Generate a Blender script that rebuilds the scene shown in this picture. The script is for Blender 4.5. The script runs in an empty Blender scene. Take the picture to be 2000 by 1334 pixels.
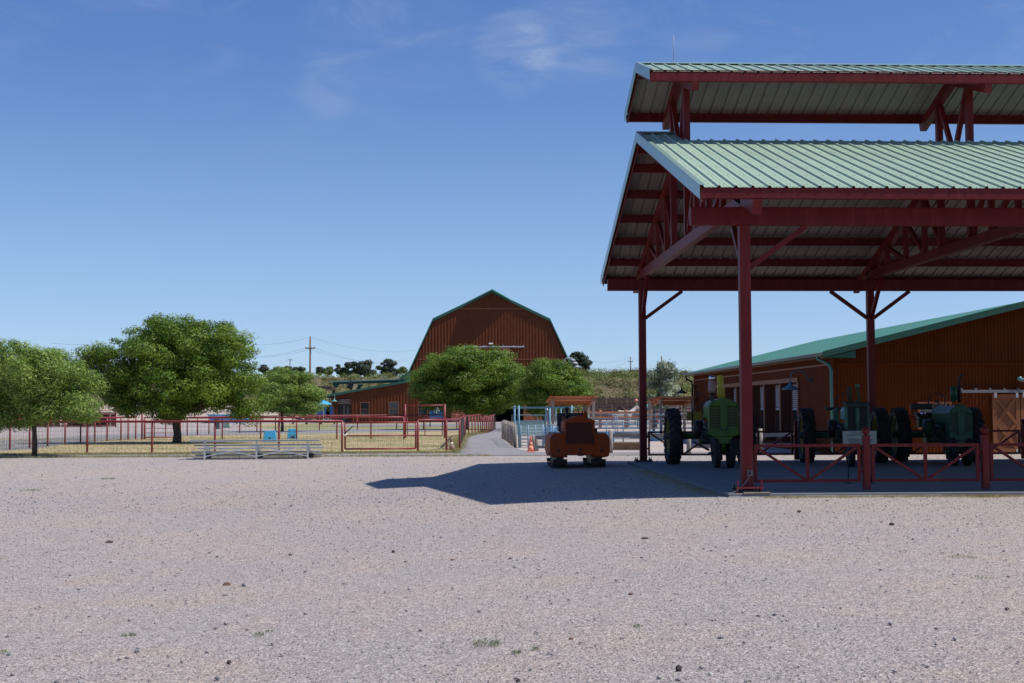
import bpy, math, random
import numpy as np
from mathutils import Vector, Matrix, noise as mnoise
from math import sin, cos, tan, atan, radians as R, pi as PI
random.seed(7); rng = np.random.default_rng(7)
S = bpy.context.scene
COL = S.collection

# ------------------------------------------------------------------ camera
F_PX, PITCH, YAW, ROLL, EYE = 2500.5, .051796, .040955, .0032557, 1.65
_c, _s, _cp, _sp, _cr, _sr = cos(YAW), sin(YAW), cos(PITCH), sin(PITCH), cos(ROLL), sin(ROLL)
R0 = Vector((_c, -_s, 0)); FW = Vector((_s*_cp, _c*_cp, _sp)); U0 = Vector((-_s*_sp, -_c*_sp, _cp))
RX = R0*_cr - U0*_sr; UY = R0*_sr + U0*_cr
cam_d = bpy.data.cameras.new('camera'); cam = bpy.data.objects.new('camera', cam_d); COL.objects.link(cam)
m = Matrix.Identity(4)
for i in range(3): m[i][0] = RX[i]; m[i][1] = UY[i]; m[i][2] = -FW[i]
m[2][3] = EYE
cam.matrix_world = m
cam_d.sensor_width = 36; cam_d.lens = F_PX/2000*36; cam_d.clip_start = .1; cam_d.clip_end = 9000
S.camera = cam

# ------------------------------------------------------------------ sky, sun, exposure
SUN = Vector((.65, -.15, 1)).normalized()            # towards the sun
w = bpy.data.worlds.new('World'); S.world = w; w.use_nodes = True
nt = w.node_tree; nt.nodes.clear()
def wn(t, **k):
    n = nt.nodes.new(t)
    for a, b in k.items(): setattr(n, a, b)
    return n
out = wn('ShaderNodeOutputWorld'); bg = wn('ShaderNodeBackground'); bg.inputs[1].default_value = .1
sky = wn('ShaderNodeTexSky', sky_type='NISHITA', sun_disc=False)
sky.sun_elevation = math.asin(SUN.z); sky.sun_rotation = math.atan2(SUN.x, SUN.y)
sky.altitude = 1000; sky.air_density = .7; sky.dust_density = .3; sky.ozone_density = 5.0
tc = wn('ShaderNodeTexCoord')
mp = wn('ShaderNodeMapping'); mp.inputs['Scale'].default_value = (3.2, 1.0, 9); mp.inputs['Rotation'].default_value = (0, R(14), R(10))
n1 = wn('ShaderNodeTexNoise'); n1.inputs['Scale'].default_value = 3.0; n1.inputs['Detail'].default_value = 10; n1.inputs['Roughness'].default_value = .62; n1.inputs['Distortion'].default_value = .9
n2 = wn('ShaderNodeTexNoise'); n2.inputs['Scale'].default_value = 1.1; n2.inputs['Detail'].default_value = 3
r1 = wn('ShaderNodeMapRange'); r1.inputs[1].default_value = .50; r1.inputs[2].default_value = .80
r2 = wn('ShaderNodeMapRange'); r2.inputs[1].default_value = .44; r2.inputs[2].default_value = .66
sep = wn('ShaderNodeSeparateXYZ'); r3 = wn('ShaderNodeMapRange'); r3.inputs[1].default_value = .14; r3.inputs[2].default_value = .30
L = nt.links.new
L(tc.outputs['Generated'], mp.inputs[0]); L(mp.outputs[0], n1.inputs[0]); L(tc.outputs['Generated'], n2.inputs[0])
L(tc.outputs['Generated'], sep.inputs[0]); L(sep.outputs[2], r3.inputs[0])
L(n1.outputs[0], r1.inputs[0]); L(n2.outputs[0], r2.inputs[0])
m1 = wn('ShaderNodeMath', operation='MULTIPLY'); m2 = wn('ShaderNodeMath', operation='MULTIPLY'); m3 = wn('ShaderNodeMath', operation='MULTIPLY'); m3.inputs[1].default_value = .17
L(r1.outputs[0], m1.inputs[0]); L(r2.outputs[0], m1.inputs[1]); L(m1.outputs[0], m2.inputs[0]); L(r3.outputs[0], m2.inputs[1]); L(m2.outputs[0], m3.inputs[0])
# one denser wisp of cirrus, high over the barn
wisps = [((1005, 105), .0008, .30), ((1120, 60), .0016, .16), ((640, 175), .0004, .09), ((760, 60), .004, .07)]
acc = m3
for (px, py), wd, am in wisps:
    d = (RX*((px-1000)/F_PX) + UY*(-(py-667)/F_PX) + FW).normalized()
    dv = wn('ShaderNodeVectorMath', operation='DOT_PRODUCT'); dv.inputs[1].default_value = d
    dn = wn('ShaderNodeVectorMath', operation='NORMALIZE'); L(tc.outputs['Generated'], dn.inputs[0]); L(dn.outputs[0], dv.inputs[0])
    rr = wn('ShaderNodeMapRange', interpolation_type='SMOOTHERSTEP'); rr.inputs[1].default_value = 1-wd; rr.inputs[2].default_value = 1; L(dv.outputs['Value'], rr.inputs[0])
    rq = wn('ShaderNodeMapRange'); rq.inputs[1].default_value = .33; rq.inputs[2].default_value = .72; L(n1.outputs[0], rq.inputs[0])
    mm = wn('ShaderNodeMath', operation='MULTIPLY'); L(rr.outputs[0], mm.inputs[0]); L(rq.outputs[0], mm.inputs[1])
    ma = wn('ShaderNodeMath', operation='MULTIPLY_ADD'); ma.inputs[1].default_value = am; L(mm.outputs[0], ma.inputs[0]); L(acc.outputs[0], ma.inputs[2]); acc = ma
mix = wn('ShaderNodeMix', data_type='RGBA'); mix.inputs[7].default_value = (6.6, 7.2, 8.2, 1)
sc = wn('ShaderNodeSeparateColor'); cc = wn('ShaderNodeCombineColor'); L(sky.outputs[0], sc.inputs[0])
for i, (k, e) in enumerate(((1.14, .90), (1.49, .77), (2.78, .54))):   # camera's colour rendering of the sky
    pw = wn('ShaderNodeMath', operation='POWER'); pw.inputs[1].default_value = e; ml = wn('ShaderNodeMath', operation='MULTIPLY'); ml.inputs[1].default_value = k
    L(sc.outputs[i], pw.inputs[0]); L(pw.outputs[0], ml.inputs[0]); L(ml.outputs[0], cc.inputs[i])
# pale band of dry haze low over the horizon
hz1 = wn('ShaderNodeMath', operation='ADD'); hz1.inputs[1].default_value = -.085; L(sep.outputs[2], hz1.inputs[0])
hz2 = wn('ShaderNodeMath', operation='MULTIPLY'); L(hz1.outputs[0], hz2.inputs[0]); L(hz1.outputs[0], hz2.inputs[1])
hz3 = wn('ShaderNodeMath', operation='MULTIPLY'); hz3.inputs[1].default_value = -1/(2*.085**2); L(hz2.outputs[0], hz3.inputs[0])
hz4 = wn('ShaderNodeMath', operation='EXPONENT'); L(hz3.outputs[0], hz4.inputs[0])
hz5 = wn('ShaderNodeVectorMath', operation='SCALE'); hz5.inputs[0].default_value = (.85, 1.0, .7); L(hz4.outputs[0], hz5.inputs['Scale'])
hz6 = wn('ShaderNodeVectorMath', operation='ADD'); L(hz5.outputs[0], hz6.inputs[0]); L(cc.outputs[0], hz6.inputs[1])
L(acc.outputs[0], mix.inputs[0]); L(hz6.outputs[0], mix.inputs[6]); L(mix.outputs[2], bg.inputs[0]); L(bg.outputs[0], out.inputs[0])
sd = bpy.data.lights.new('sun', 'SUN'); sd.energy = 4.8; sd.angle = R(.53); sd.color = (1, .965, .92)
so = bpy.data.objects.new('sun', sd); COL.objects.link(so); so.rotation_euler = SUN.to_track_quat('Z', 'Y').to_euler(); so.location = (20, -5, 60)
S.render.engine = 'CYCLES'
S.view_settings.view_transform = 'Standard'; S.view_settings.look = 'None'; S.view_settings.exposure = 0; S.view_settings.gamma = 1
S.view_settings.use_curve_mapping = False
S.cycles.max_bounces = 8; S.cycles.transparent_max_bounces = 12

# ------------------------------------------------------------------ survey helpers
def sm(t): t = max(0., min(1., t)); return t*t*(3-2*t)
def ground(x, y):                                    # the yard drains away from the pavilion slab
    return -.26*sm((4.6-x)/9)*(1-sm((y-36)/8)) * sm((y+5)/22)
def ray(px, py): return RX*((px-1000)/F_PX) + UY*(-(py-667)/F_PX) + FW
def gp(px, py, z0=0):                                # ground point seen at a place in the survey photo
    v = ray(px, py); z = z0
    for _ in range(6):
        t = (z-EYE)/v.z; x, y = v.x*t, v.y*t; z = z0+ground(x, y)
    return Vector((x, y, z))
def at(px, py, Y): v = ray(px, py); t = Y/v.y; return Vector((v.x*t, Y, v.z*t+EYE))

# ------------------------------------------------------------------ materials
MAT = {}
def mat(name, col, rough=.7, metal=0., var=.0, vscale=3., bump=0., bscale=40., col2=None, spec=.5, dirt=None, dscale=1.5, streak=(1, 1, 1), tint=0):
    if name in MAT: return MAT[name]
    M = bpy.data.materials.new(name); M.use_nodes = True; n = M.node_tree.nodes; l = M.node_tree.links.new
    b = n['Principled BSDF']; b.inputs['Roughness'].default_value = rough; b.inputs['Metallic'].default_value = metal
    b.inputs['Specular IOR Level'].default_value = spec
    b.inputs['Base Color'].default_value = (*col, 1)
    t = n.new('ShaderNodeTexCoord')
    src = None
    if var or col2:
        no = n.new('ShaderNodeTexNoise'); no.inputs['Scale'].default_value = vscale; no.inputs['Detail'].default_value = 6; no.inputs['Roughness'].default_value = .6
        l(t.outputs['Object'], no.inputs[0])
        mr = n.new('ShaderNodeMapRange'); mr.inputs[1].default_value = .3; mr.inputs[2].default_value = .7; l(no.outputs[0], mr.inputs[0])
        mx = n.new('ShaderNodeMix'); mx.data_type = 'RGBA'; l(mr.outputs[0], mx.inputs[0])
        c2 = col2 or tuple(c*(1-var) for c in col); c1 = col if col2 else tuple(min(1, c*(1+var)) for c in col)
        mx.inputs[6].default_value = (*c1, 1); mx.inputs[7].default_value = (*c2, 1)
        src = mx.outputs[2]
    if dirt:
        mpg = n.new('ShaderNodeMapping'); mpg.inputs['Scale'].default_value = streak; l(t.outputs['Object'], mpg.inputs[0])
        no = n.new('ShaderNodeTexNoise'); no.inputs['Scale'].default_value = dscale; no.inputs['Detail'].default_value = 8; no.inputs['Roughness'].default_value = .7
        l(mpg.outputs[0], no.inputs[0])
        mr = n.new('ShaderNodeMapRange'); mr.inputs[1].default_value = .50; mr.inputs[2].default_value = .72; l(no.outputs[0], mr.inputs[0])
        mx = n.new('ShaderNodeMix'); mx.data_type = 'RGBA'; l(mr.outputs[0], mx.inputs[0])
        if src: l(src, mx.inputs[6])
        else: mx.inputs[6].default_value = (*col, 1)
        mx.inputs[7].default_value = (*dirt, 1); src = mx.outputs[2]
    if src: l(src, b.inputs['Base Color'])
    if tint:
        oi = n.new('ShaderNodeObjectInfo'); hv = n.new('ShaderNodeHueSaturation'); mr = n.new('ShaderNodeMapRange'); mr.inputs[3].default_value = 1-tint; mr.inputs[4].default_value = 1+tint
        l(oi.outputs['Random'], mr.inputs[0]); l(mr.outputs[0], hv.inputs['Value']); l(src, hv.inputs['Color']); l(hv.outputs[0], b.inputs['Base Color'])
    if bump:
        no = n.new('ShaderNodeTexNoise'); no.inputs['Scale'].default_value = bscale; no.inputs['Detail'].default_value = 5; l(t.outputs['Object'], no.inputs[0])
        bu = n.new('ShaderNodeBump'); bu.inputs['Strength'].default_value = bump; bu.inputs['Distance'].default_value = .02
        l(no.outputs[0], bu.inputs['Height']); l(bu.outputs[0], b.inputs['Normal'])
    MAT[name] = M; return M
RED = mat('red_steel_paint', (.122, .0105, .011), .5, var=.12, vscale=2, bump=.05, bscale=30, spec=.22, dirt=(.175, .026, .024), dscale=7, streak=(1, 1, .12), tint=.10)
FRED = mat('red_fence_paint', (.23, .020, .023), .45, var=.15, vscale=3, dirt=(.25, .06, .05), dscale=3)
GROOF = mat('green_roof_metal', (.37, .48, .35), .5, var=.06, vscale=.6, dirt=(.30, .37, .29), dscale=2.2, spec=.3, streak=(1, .15, .3), tint=.06)
UROOF = mat('bare_roof_underside', (.24, .205, .165), .5, var=.12, vscale=1.2, dirt=(.2, .17, .14), dscale=2)
TRIM = mat('green_trim_metal', (.27, .40, .36), .3, metal=.25)
DGREEN = mat('dark_green_trim', (.015, .09, .06), .45, var=.1)
BROOF = mat('barn_green_roof', (.05, .22, .15), .45, var=.1, vscale=.4)
SIDE = mat('rust_brown_siding', (.112, .034, .015), .62, var=.14, vscale=1.5, bump=.1, bscale=30, spec=.12)
SIDE2 = mat('near_barn_siding', (.12, .026, .005), .6, var=.12, vscale=1.5, spec=.1)
SEAM = mat('siding_seam_trim', (.22, .07, .03), .5)
DOORW = mat('orange_door_wood', (.22, .07, .023), .6, var=.15, vscale=4, bump=.1)
DOORB = mat('orange_brace_wood', (.25, .085, .028), .6, var=.12, vscale=4)
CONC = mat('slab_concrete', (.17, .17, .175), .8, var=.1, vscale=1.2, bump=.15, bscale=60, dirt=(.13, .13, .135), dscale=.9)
CONCE = mat('sunlit_edge_concrete', (.50, .47, .41), .9, var=.15, vscale=4, bump=.4, bscale=30)
GALV = mat('galvanised_steel', (.55, .56, .57), .38, metal=.6, var=.1, vscale=5)
ALU = mat('bleacher_aluminium', (.58, .58, .56), .42, metal=.45, var=.1, vscale=5)
BLACK = mat('black_steel', (.012, .012, .013), .5)
RUBBER = mat('tyre_rubber', (.016, .015, .015), .75, var=.3, vscale=8, bump=.3, bscale=60, dirt=(.045, .04, .035), dscale=6)
YEL = mat('yellow_wheel_paint', (.28, .22, .018), .5, var=.15, vscale=4, dirt=(.22, .14, .04), dscale=5)
GRN = mat('bright_green_tractor_paint', (.058, .125, .016), .42, spec=.25, var=.15, vscale=4, dirt=(.09, .16, .05), dscale=3)
GRN2 = mat('faded_green_tractor_paint', (.07, .165, .11), .6, spec=.2, var=.2, vscale=3, dirt=(.07, .09, .06), dscale=3)
GRN3 = mat('deep_green_tractor_paint', (.017, .078, .038), .4, spec=.3, var=.15, vscale=4, dirt=(.03, .09, .05), dscale=3)
IRON = mat('greasy_cast_iron', (.03, .045, .03), .6, var=.4, vscale=9, bump=.3, bscale=40)
PIPEY = mat('yellow_stack_paint', (.5, .42, .04), .5, var=.15)
PINKM = mat('chalky_precleaner_paint', (.30, .20, .17), .5, var=.15)
CHROME = mat('chrome', (.7, .7, .72), .15, metal=1)
ORANGE = mat('orange_crawler_paint', (.34, .05, .007), .55, spec=.15, var=.15, vscale=3, bump=.1, bscale=20, dirt=(.2, .055, .03), dscale=3)
TRACK = mat('rusty_track_steel', (.045, .035, .03), .75, var=.4, vscale=9, bump=.4)
WOOD = mat('weathered_grey_wood', (.30, .26, .22), .9, var=.25, vscale=3, bump=.5, bscale=30)
WOODB = mat('brown_plank_wood', (.26, .17, .10), .9, var=.25, vscale=3, bump=.4, bscale=30)
WOODO = mat('orange_rail_wood', (.40, .16, .07), .8, var=.2, vscale=3, bump=.3)
DWOOD = mat('dark_stockade_wood', (.09, .055, .05), .9, var=.3, vscale=3, bump=.4)
BLUEP = mat('pale_blue_pipe_paint', (.12, .28, .36), .5, var=.15, vscale=2, dirt=(.2, .3, .33), dscale=3)
BLUEG = mat('blue_grey_gate_paint', (.16, .25, .32), .5, var=.2, vscale=2)
TEALB = mat('pale_teal_board', (.30, .45, .43), .6, var=.1)
BPIPE = mat('brown_pipe_paint', (.07, .035, .03), .6, var=.2)
SBLUE = mat('sky_blue_plastic', (.07, .42, .72), .4, var=.05)
DBLUE = mat('dark_blue_panel', (.015, .06, .22), .5)
SIGNB = mat('sign_blue', (.02, .12, .33), .5)
WHITE = mat('white_paint', (.78, .78, .76), .5)
BLIND = mat('white_blind', (.30, .31, .35), .6)
GLASS = mat('dark_window_glass', (.02, .025, .028), .08, spec=.8)
CONEO = mat('orange_cone_plastic', (.80, .27, .17), .55, var=.08)
CONED = mat('dirty_cone_plastic', (.26, .15, .12), .7, var=.25, vscale=8)
CREAM = mat('pale_cream_sign_board', (.30, .33, .26), .6, var=.05)
INK = mat('dark_lettering', (.03, .02, .02), .6)
WINK = mat('white_lettering', (.75, .75, .75), .6)
BARK = mat('tree_bark', (.075, .058, .045), .9, var=.35, vscale=8, bump=.8, bscale=25)
POLEW = mat('creosote_pole_wood', (.17, .11, .08), .9, var=.2)
WIREM = mat('fence_wire', (.10, .095, .09), .5, metal=.5)
CABLE = mat('power_cable', (.10, .11, .12), .6)
TAN = mat('tan_earth_bank', (.42, .33, .26), .95, var=.15, vscale=.4, bump=.5, bscale=3)
SHOR = mat('orange_corrugated_iron', (.55, .16, .045), .55, var=.2, vscale=2)
GREYM = mat('grey_cabinet_paint', (.10, .105, .10), .5); PGREEN = mat('pale_green_cabinet_paint', (.30, .38, .31), .5)
SLAMP = mat('teal_lamp_enamel', (.12, .30, .27), .4); NLAMP = mat('blue_green_lamp_enamel', (.04, .12, .15), .4)
BROWNS = mat('brown_sign_board', (.055, .025, .018), .6)
SKIN = mat('skin', (.45, .26, .18), .6); HORSEW = mat('white_horse_coat', (.62, .56, .50), .8, var=.1, vscale=3, dirt=(.12, .07, .05), dscale=1.6); HORSED = mat('dark_horse_coat', (.035, .02, .015), .7)
DENIM = mat('dark_clothing', (.03, .035, .06), .9); TEALS = mat('teal_shirt', (.1, .45, .48), .9); HATP = mat('coral_hat', (.75, .30, .20), .8); OLIVE = mat('olive_shirt', (.10, .13, .05), .9); REDC = mat('red_cloth', (.4, .04, .04), .8)

# ------------------------------------------------------------------ mesh builder
ORG = {}
class MB:
    def __init__(s): s.v = []; s.f = []; s.m = []; s.sm = []
    def add(s, vs, fs, m=0, smooth=False):
        b = len(s.v); s.v += [tuple(p) for p in vs]
        for f in fs: s.f.append(tuple(b+i for i in f)); s.m.append(m); s.sm.append(smooth)
        return s
    def box(s, c, d, rz=0, m=0, taper=1.):
        x, y, z = c; a, b, h = d[0]/2, d[1]/2, d[2]/2; vs = []
        for k in (-1, 1):
            t = taper if k > 0 else 1
            for i, j in ((-1, -1), (1, -1), (1, 1), (-1, 1)):
                u, v_ = i*a*t, j*b*t
                vs.append((x+u*cos(rz)-v_*sin(rz), y+u*sin(rz)+v_*cos(rz), z+k*h))
        return s.add(vs, [(3, 2, 1, 0), (4, 5, 6, 7), (0, 1, 5, 4), (1, 2, 6, 5), (2, 3, 7, 6), (3, 0, 4, 7)], m)
    def bar(s, p, q, w, h, m=0, up=(0, 0, 1)):
        p, q = Vector(p), Vector(q); d = (q-p).normalized(); up = Vector(up)
        if abs(d.dot(up)) > .98: up = Vector((0, 1, 0))
        sx = d.cross(up).normalized(); sz = sx.cross(d)
        vs = [o+sx*i*w/2+sz*j*h/2 for o in (p, q) for i, j in ((-1, -1), (1, -1), (1, 1), (-1, 1))]
        return s.add(vs, [(0, 1, 2, 3), (7, 6, 5, 4), (1, 0, 4, 5), (2, 1, 5, 6), (3, 2, 6, 7), (0, 3, 7, 4)], m)
    def path(s, pts, r, n=8, m=0, smooth=True, cap=True):
        pts = [Vector(p) for p in pts]; N = len(pts)
        rs = r if isinstance(r, (list, tuple)) else [r]*N
        b = len(s.v); ref = None
        for i, p in enumerate(pts):
            d = (pts[min(i+1, N-1)]-pts[max(i-1, 0)]).normalized()
            if ref is None:
                ref = Vector((0, 0, 1)) if abs(d.z) < .9 else Vector((1, 0, 0))
            a = (ref - d*ref.dot(d)).normalized(); c = d.cross(a); ref = a
            for k in range(n):
                t = 2*PI*k/n; s.v.append(tuple(p+a*cos(t)*rs[i]+c*sin(t)*rs[i]))
        for i in range(N-1):
            for k in range(n):
                k2 = (k+1) % n; s.f.append((b+i*n+k, b+i*n+k2, b+(i+1)*n+k2, b+(i+1)*n+k)); s.m.append(m); s.sm.append(smooth)
        if cap:
            s.f.append(tuple(b+k for k in reversed(range(n)))); s.m.append(m); s.sm.append(False)
            s.f.append(tuple(b+(N-1)*n+k for k in range(n))); s.m.append(m); s.sm.append(False)
        return s
    def tube(s, p, q, r, n=8, r2=None, m=0): return s.path([p, q], [r, r if r2 is None else r2], n, m)
    def lathe(s, prof, o=(0, 0, 0), ax='z', n=16, m=0, smooth=True, caps=True):
        b = len(s.v)
        for r, h in prof:
            for k in range(n):
                t = 2*PI*k/n; u, v_ = r*cos(t), r*sin(t)
                p = {'z': (u, v_, h), 'x': (h, u, v_), 'y': (v_, h, u)}[ax]
                s.v.append((p[0]+o[0], p[1]+o[1], p[2]+o[2]))
        for i in range(len(prof)-1):
            for k in range(n):
                k2 = (k+1) % n; s.f.append((b+i*n+k, b+i*n+k2, b+(i+1)*n+k2, b+(i+1)*n+k)); s.m.append(m); s.sm.append(smooth)
        for i, rev in ((0, True), (len(prof)-1, False)):
            if caps and prof[i][0] > 1e-4:
                idx = [b+i*n+k for k in range(n)]; s.f.append(tuple(reversed(idx) if rev else idx)); s.m.append(m); s.sm.append(False)
        return s
    def prism(s, poly, a0, a1, ax='y', m=0):
        # poly of (u, v); ax='y': (u, a, v); 'x': (a, u, v); 'z': (u, v, a)
        n = len(poly); f = {'y': lambda u, v, a: (u, a, v), 'x': lambda u, v, a: (a, u, v), 'z': lambda u, v, a: (u, v, a)}[ax]
        vs = [f(u, v, a0) for u, v in poly]+[f(u, v, a1) for u, v in poly]
        fs = [tuple(range(n)), tuple(reversed(range(n, 2*n)))]+[(i, i+n, (i+1) % n+n, (i+1) % n) for i in range(n)]
        return s.add(vs, fs, m)
    def mesh(s, name, mats, o=(0, 0, 0)):
        me = bpy.data.meshes.new(name)
        me.from_pydata([(x-o[0], y-o[1], z-o[2]) for x, y, z in s.v], [], s.f)
        for M in (mats if isinstance(mats, (list, tuple)) else [mats]): me.materials.append(M)
        me.polygons.foreach_set('material_index', s.m); me.polygons.foreach_set('use_smooth', s.sm)
        import bmesh
        bm = bmesh.new(); bm.from_mesh(me); bmesh.ops.recalc_face_normals(bm, faces=bm.faces); bm.to_mesh(me); bm.free()
        me.update(); return me
    def build(s, name, mats, parent=None, org=None, local=False, bevel=0):
        if parent is not None: o3 = (0, 0, 0) if local else ORG.get(parent.name, (0, 0, 0))
        else: o3 = org or (0, 0, 0)
        o = bpy.data.objects.new(name, s.mesh(name, mats, o3)); COL.objects.link(o)
        if parent is not None: o.parent = parent; ORG[o.name] = ORG.get(parent.name, (0, 0, 0))
        else: o.location = o3; ORG[o.name] = tuple(o3)
        if bevel:
            b = o.modifiers.new('edge', 'BEVEL'); b.width = bevel; b.segments = 2; b.limit_method = 'ANGLE'
        return o
def tag(o, label=None, cat=None, group=None, kind=None):
    if label: o['label'] = label
    if cat: o['category'] = cat
    if group: o['group'] = group
    if kind: o['kind'] = kind
    return o
def thing(name, label, cat, loc=(0, 0, 0), group=None, rz=0):
    o = bpy.data.objects.new(name, None); COL.objects.link(o); o.location = loc; o.rotation_euler.z = rz
    o.empty_display_size = .2; ORG[o.name] = tuple(loc); return tag(o, label, cat, group)
KIDS = {}
def copy_tree(o, parent=None):
    c = o.copy(); COL.objects.link(c)
    if parent is not None: c.parent = parent
    ORG[c.name] = ORG.get(o.name, (0, 0, 0))
    for ch in [x for x in COL.objects if x.parent == o]: copy_tree(ch, c)
    return c
def text(name, body, size, loc, m, parent, rz=0, ax='left', ext=.002, sx=1., rx=PI/2):
    cu = bpy.data.curves.new(name, 'FONT'); cu.body = body; cu.size = size; cu.extrude = ext; cu.align_x = 'CENTER'; cu.align_y = 'CENTER'
    t = bpy.data.objects.new(name, cu); COL.objects.link(t); bpy.context.view_layer.update()
    me = bpy.data.meshes.new_from_object(t.evaluated_get(bpy.context.evaluated_depsgraph_get())); bpy.data.objects.remove(t)
    me.materials.clear(); me.materials.append(m)
    o = bpy.data.objects.new(name, me); COL.objects.link(o); o.rotation_euler = (rx, 0, rz); o.scale = (sx, 1, 1)
    g = ORG.get(parent.name, (0, 0, 0)); o.location = (loc[0]-g[0], loc[1]-g[1], loc[2]-g[2]); o.parent = parent; return o

# ------------------------------------------------------------------ ground surfaces
def gravel_material():
    M = bpy.data.materials.new('gravel_ground'); M.use_nodes = True; N = M.node_tree.nodes; l = M.node_tree.links.new
    b = N['Principled BSDF']; b.inputs['Roughness'].default_value = .95; b.inputs['Specular IOR Level'].default_value = .2
    t = N.new('ShaderNodeTexCoord')
    def noise_(sc, det, ro=.6, o=0):
        n = N.new('ShaderNodeTexNoise'); n.inputs['Scale'].default_value = sc; n.inputs['Detail'].default_value = det; n.inputs['Roughness'].default_value = ro; l(t.outputs['Object'], n.inputs[0]); return n
    def rng_(src, a, c, lo=0., hi=1.):
        r = N.new('ShaderNodeMapRange'); r.inputs[1].default_value = a; r.inputs[2].default_value = c; r.inputs[3].default_value = lo; r.inputs[4].default_value = hi; l(src, r.inputs[0]); return r.outputs[0]
    def mixc(f, a, c, mode='MIX'):
        x = N.new('ShaderNodeMix'); x.data_type = 'RGBA'; x.blend_type = mode
        if isinstance(f, float): x.inputs[0].default_value = f
        else: l(f, x.inputs[0])
        for i, q in ((6, a), (7, c)):
            if isinstance(q, tuple): x.inputs[i].default_value = (*q, 1)
            else: l(q, x.inputs[i])
        return x.outputs[2]
    # stones of two sizes: random tint per cell
    base = mixc(rng_(noise_(.30, 6, .65).outputs[0], .40, .60), (.46, .425, .385), (.50, .445, .385))
    base = mixc(rng_(noise_(.9, 7, .7).outputs[0], .52, .68, 0, .65), base, (.54, .45, .36))
    for sc, am in ((120., .6), (52., .5), (21., .22)):
        vo = N.new('ShaderNodeTexVoronoi'); vo.inputs['Scale'].default_value = sc; vo.inputs['Randomness'].default_value = 1; l(t.outputs['Object'], vo.inputs[0])
        cr = N.new('ShaderNodeValToRGB'); cr.color_ramp.interpolation = 'CONSTANT'
        e = cr.color_ramp.elements; e[0].color = (.30, .27, .28, 1); e[1].position = .14; e[1].color = (.62, .55, .55, 1)
        for p, c in ((.32, (.82, .78, .80, 1)), (.62, (1, 1, 1, 1)), (.86, (1.25, 1.2, 1.18, 1)), (.95, (1.5, 1.45, 1.45, 1))):
            x = e.new(p); x.color = c
        sp = N.new('ShaderNodeSeparateColor'); l(vo.outputs['Color'], sp.inputs[0]); l(sp.outputs[0], cr.inputs[0])
        base = mixc(am, base, mixc(1., base, cr.outputs[0], 'MULTIPLY'))
    # loose coarse fragments, patchy
    hb = N.new('ShaderNodeBump'); hb.inputs['Strength'].default_value = .9; hb.inputs['Distance'].default_value = .012
    vb = N.new('ShaderNodeTexVoronoi'); vb.inputs['Scale'].default_value = 38; l(t.outputs['Object'], vb.inputs[0])
    l(vb.outputs['Distance'], hb.inputs['Height'])
    h2 = N.new('ShaderNodeBump'); h2.inputs['Strength'].default_value = .6; h2.inputs['Distance'].default_value = .05
    l(noise_(5, 9, .75).outputs[0], h2.inputs['Height']); l(h2.outputs[0], hb.inputs['Normal'])
    l(hb.outputs[0], b.inputs['Normal']); l(base, b.inputs['Base Color']); return M
GRAVEL = gravel_material()
ASPH = mat('worn_asphalt', (.24, .225, .22), .9, var=.12, vscale=1.0, bump=.3, bscale=50, dirt=(.30, .27, .25), dscale=.7)
LAWN = mat('dry_lawn', (.34, .28, .12), .95, col2=(.50, .37, .21), vscale=.35, bump=.8, bscale=12, dirt=(.13, .17, .05), dscale=.28)
LAWN2 = mat('green_lawn', (.19, .21, .075), .95, col2=(.33, .28, .13), vscale=.3, bump=.8, bscale=12)
HILLM = mat('hill_earth', (.12, .105, .035), .95, col2=(.17, .115, .06), vscale=.05, bump=.8, bscale=1.2, dirt=(.09, .12, .03), dscale=.09)

xs = sorted(set(list(np.arange(-30, 32, .5)) + list(np.arange(-120, 121, 10)) + [-3000, -1500, -700, -400, -250, 250, 400, 700, 1500, 3000]))
ys = sorted(set(list(np.arange(-6, 50, .5)) + list(np.arange(50, 200, 5)) + [-3000, -1000, -300, -100, -30, 250, 400, 700, 1500, 4000]))
g = MB(); g.v = [(x, y, ground(x, y)+(.012*mnoise.noise(Vector((x*.35, y*.35, 0))) if -30 < x < 30 and 0 < y < 43 else 0)) for y in ys for x in xs]
nx = len(xs)
g.f = [(j*nx+i, j*nx+i+1, (j+1)*nx+i+1, (j+1)*nx+i) for j in range(len(ys)-1) for i in range(nx-1)]
g.m = [0]*len(g.f); g.sm = [True]*len(g.f)
tag(g.build('ground', GRAVEL), kind='structure')

def sheet(name, pts, z, m, jitter=0):
    pts = [Vector((p[0], p[1])) for p in pts]
    if jitter:                                       # uneven edges
        q = []
        for i, p in enumerate(pts):
            n = pts[(i+1) % len(pts)]; k = max(1, int((n-p).length/.35)); k = min(k, 160)
            for j in range(k):
                r = p+(n-p)*j/k; q.append(r+Vector((mnoise.noise(Vector((r.x*1.3, r.y*1.3, 3.)))*jitter, mnoise.noise(Vector((r.x*1.3, r.y*1.3, 9.)))*jitter)))
        pts = q
    b = MB(); n = len(pts); b.v = [(p.x, p.y, z) for p in pts]+[(p.x, p.y, z-.05) for p in pts]
    b.f = [tuple(range(n))]+[(i, (i+1) % n, (i+1) % n+n, i+n) for i in range(n)]; b.m = [0]*(n+1); b.sm = [False]*(n+1)
    return tag(b.build(name, m), kind='structure')
G = lambda x, y: gp(x, y).to_2d()
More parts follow.
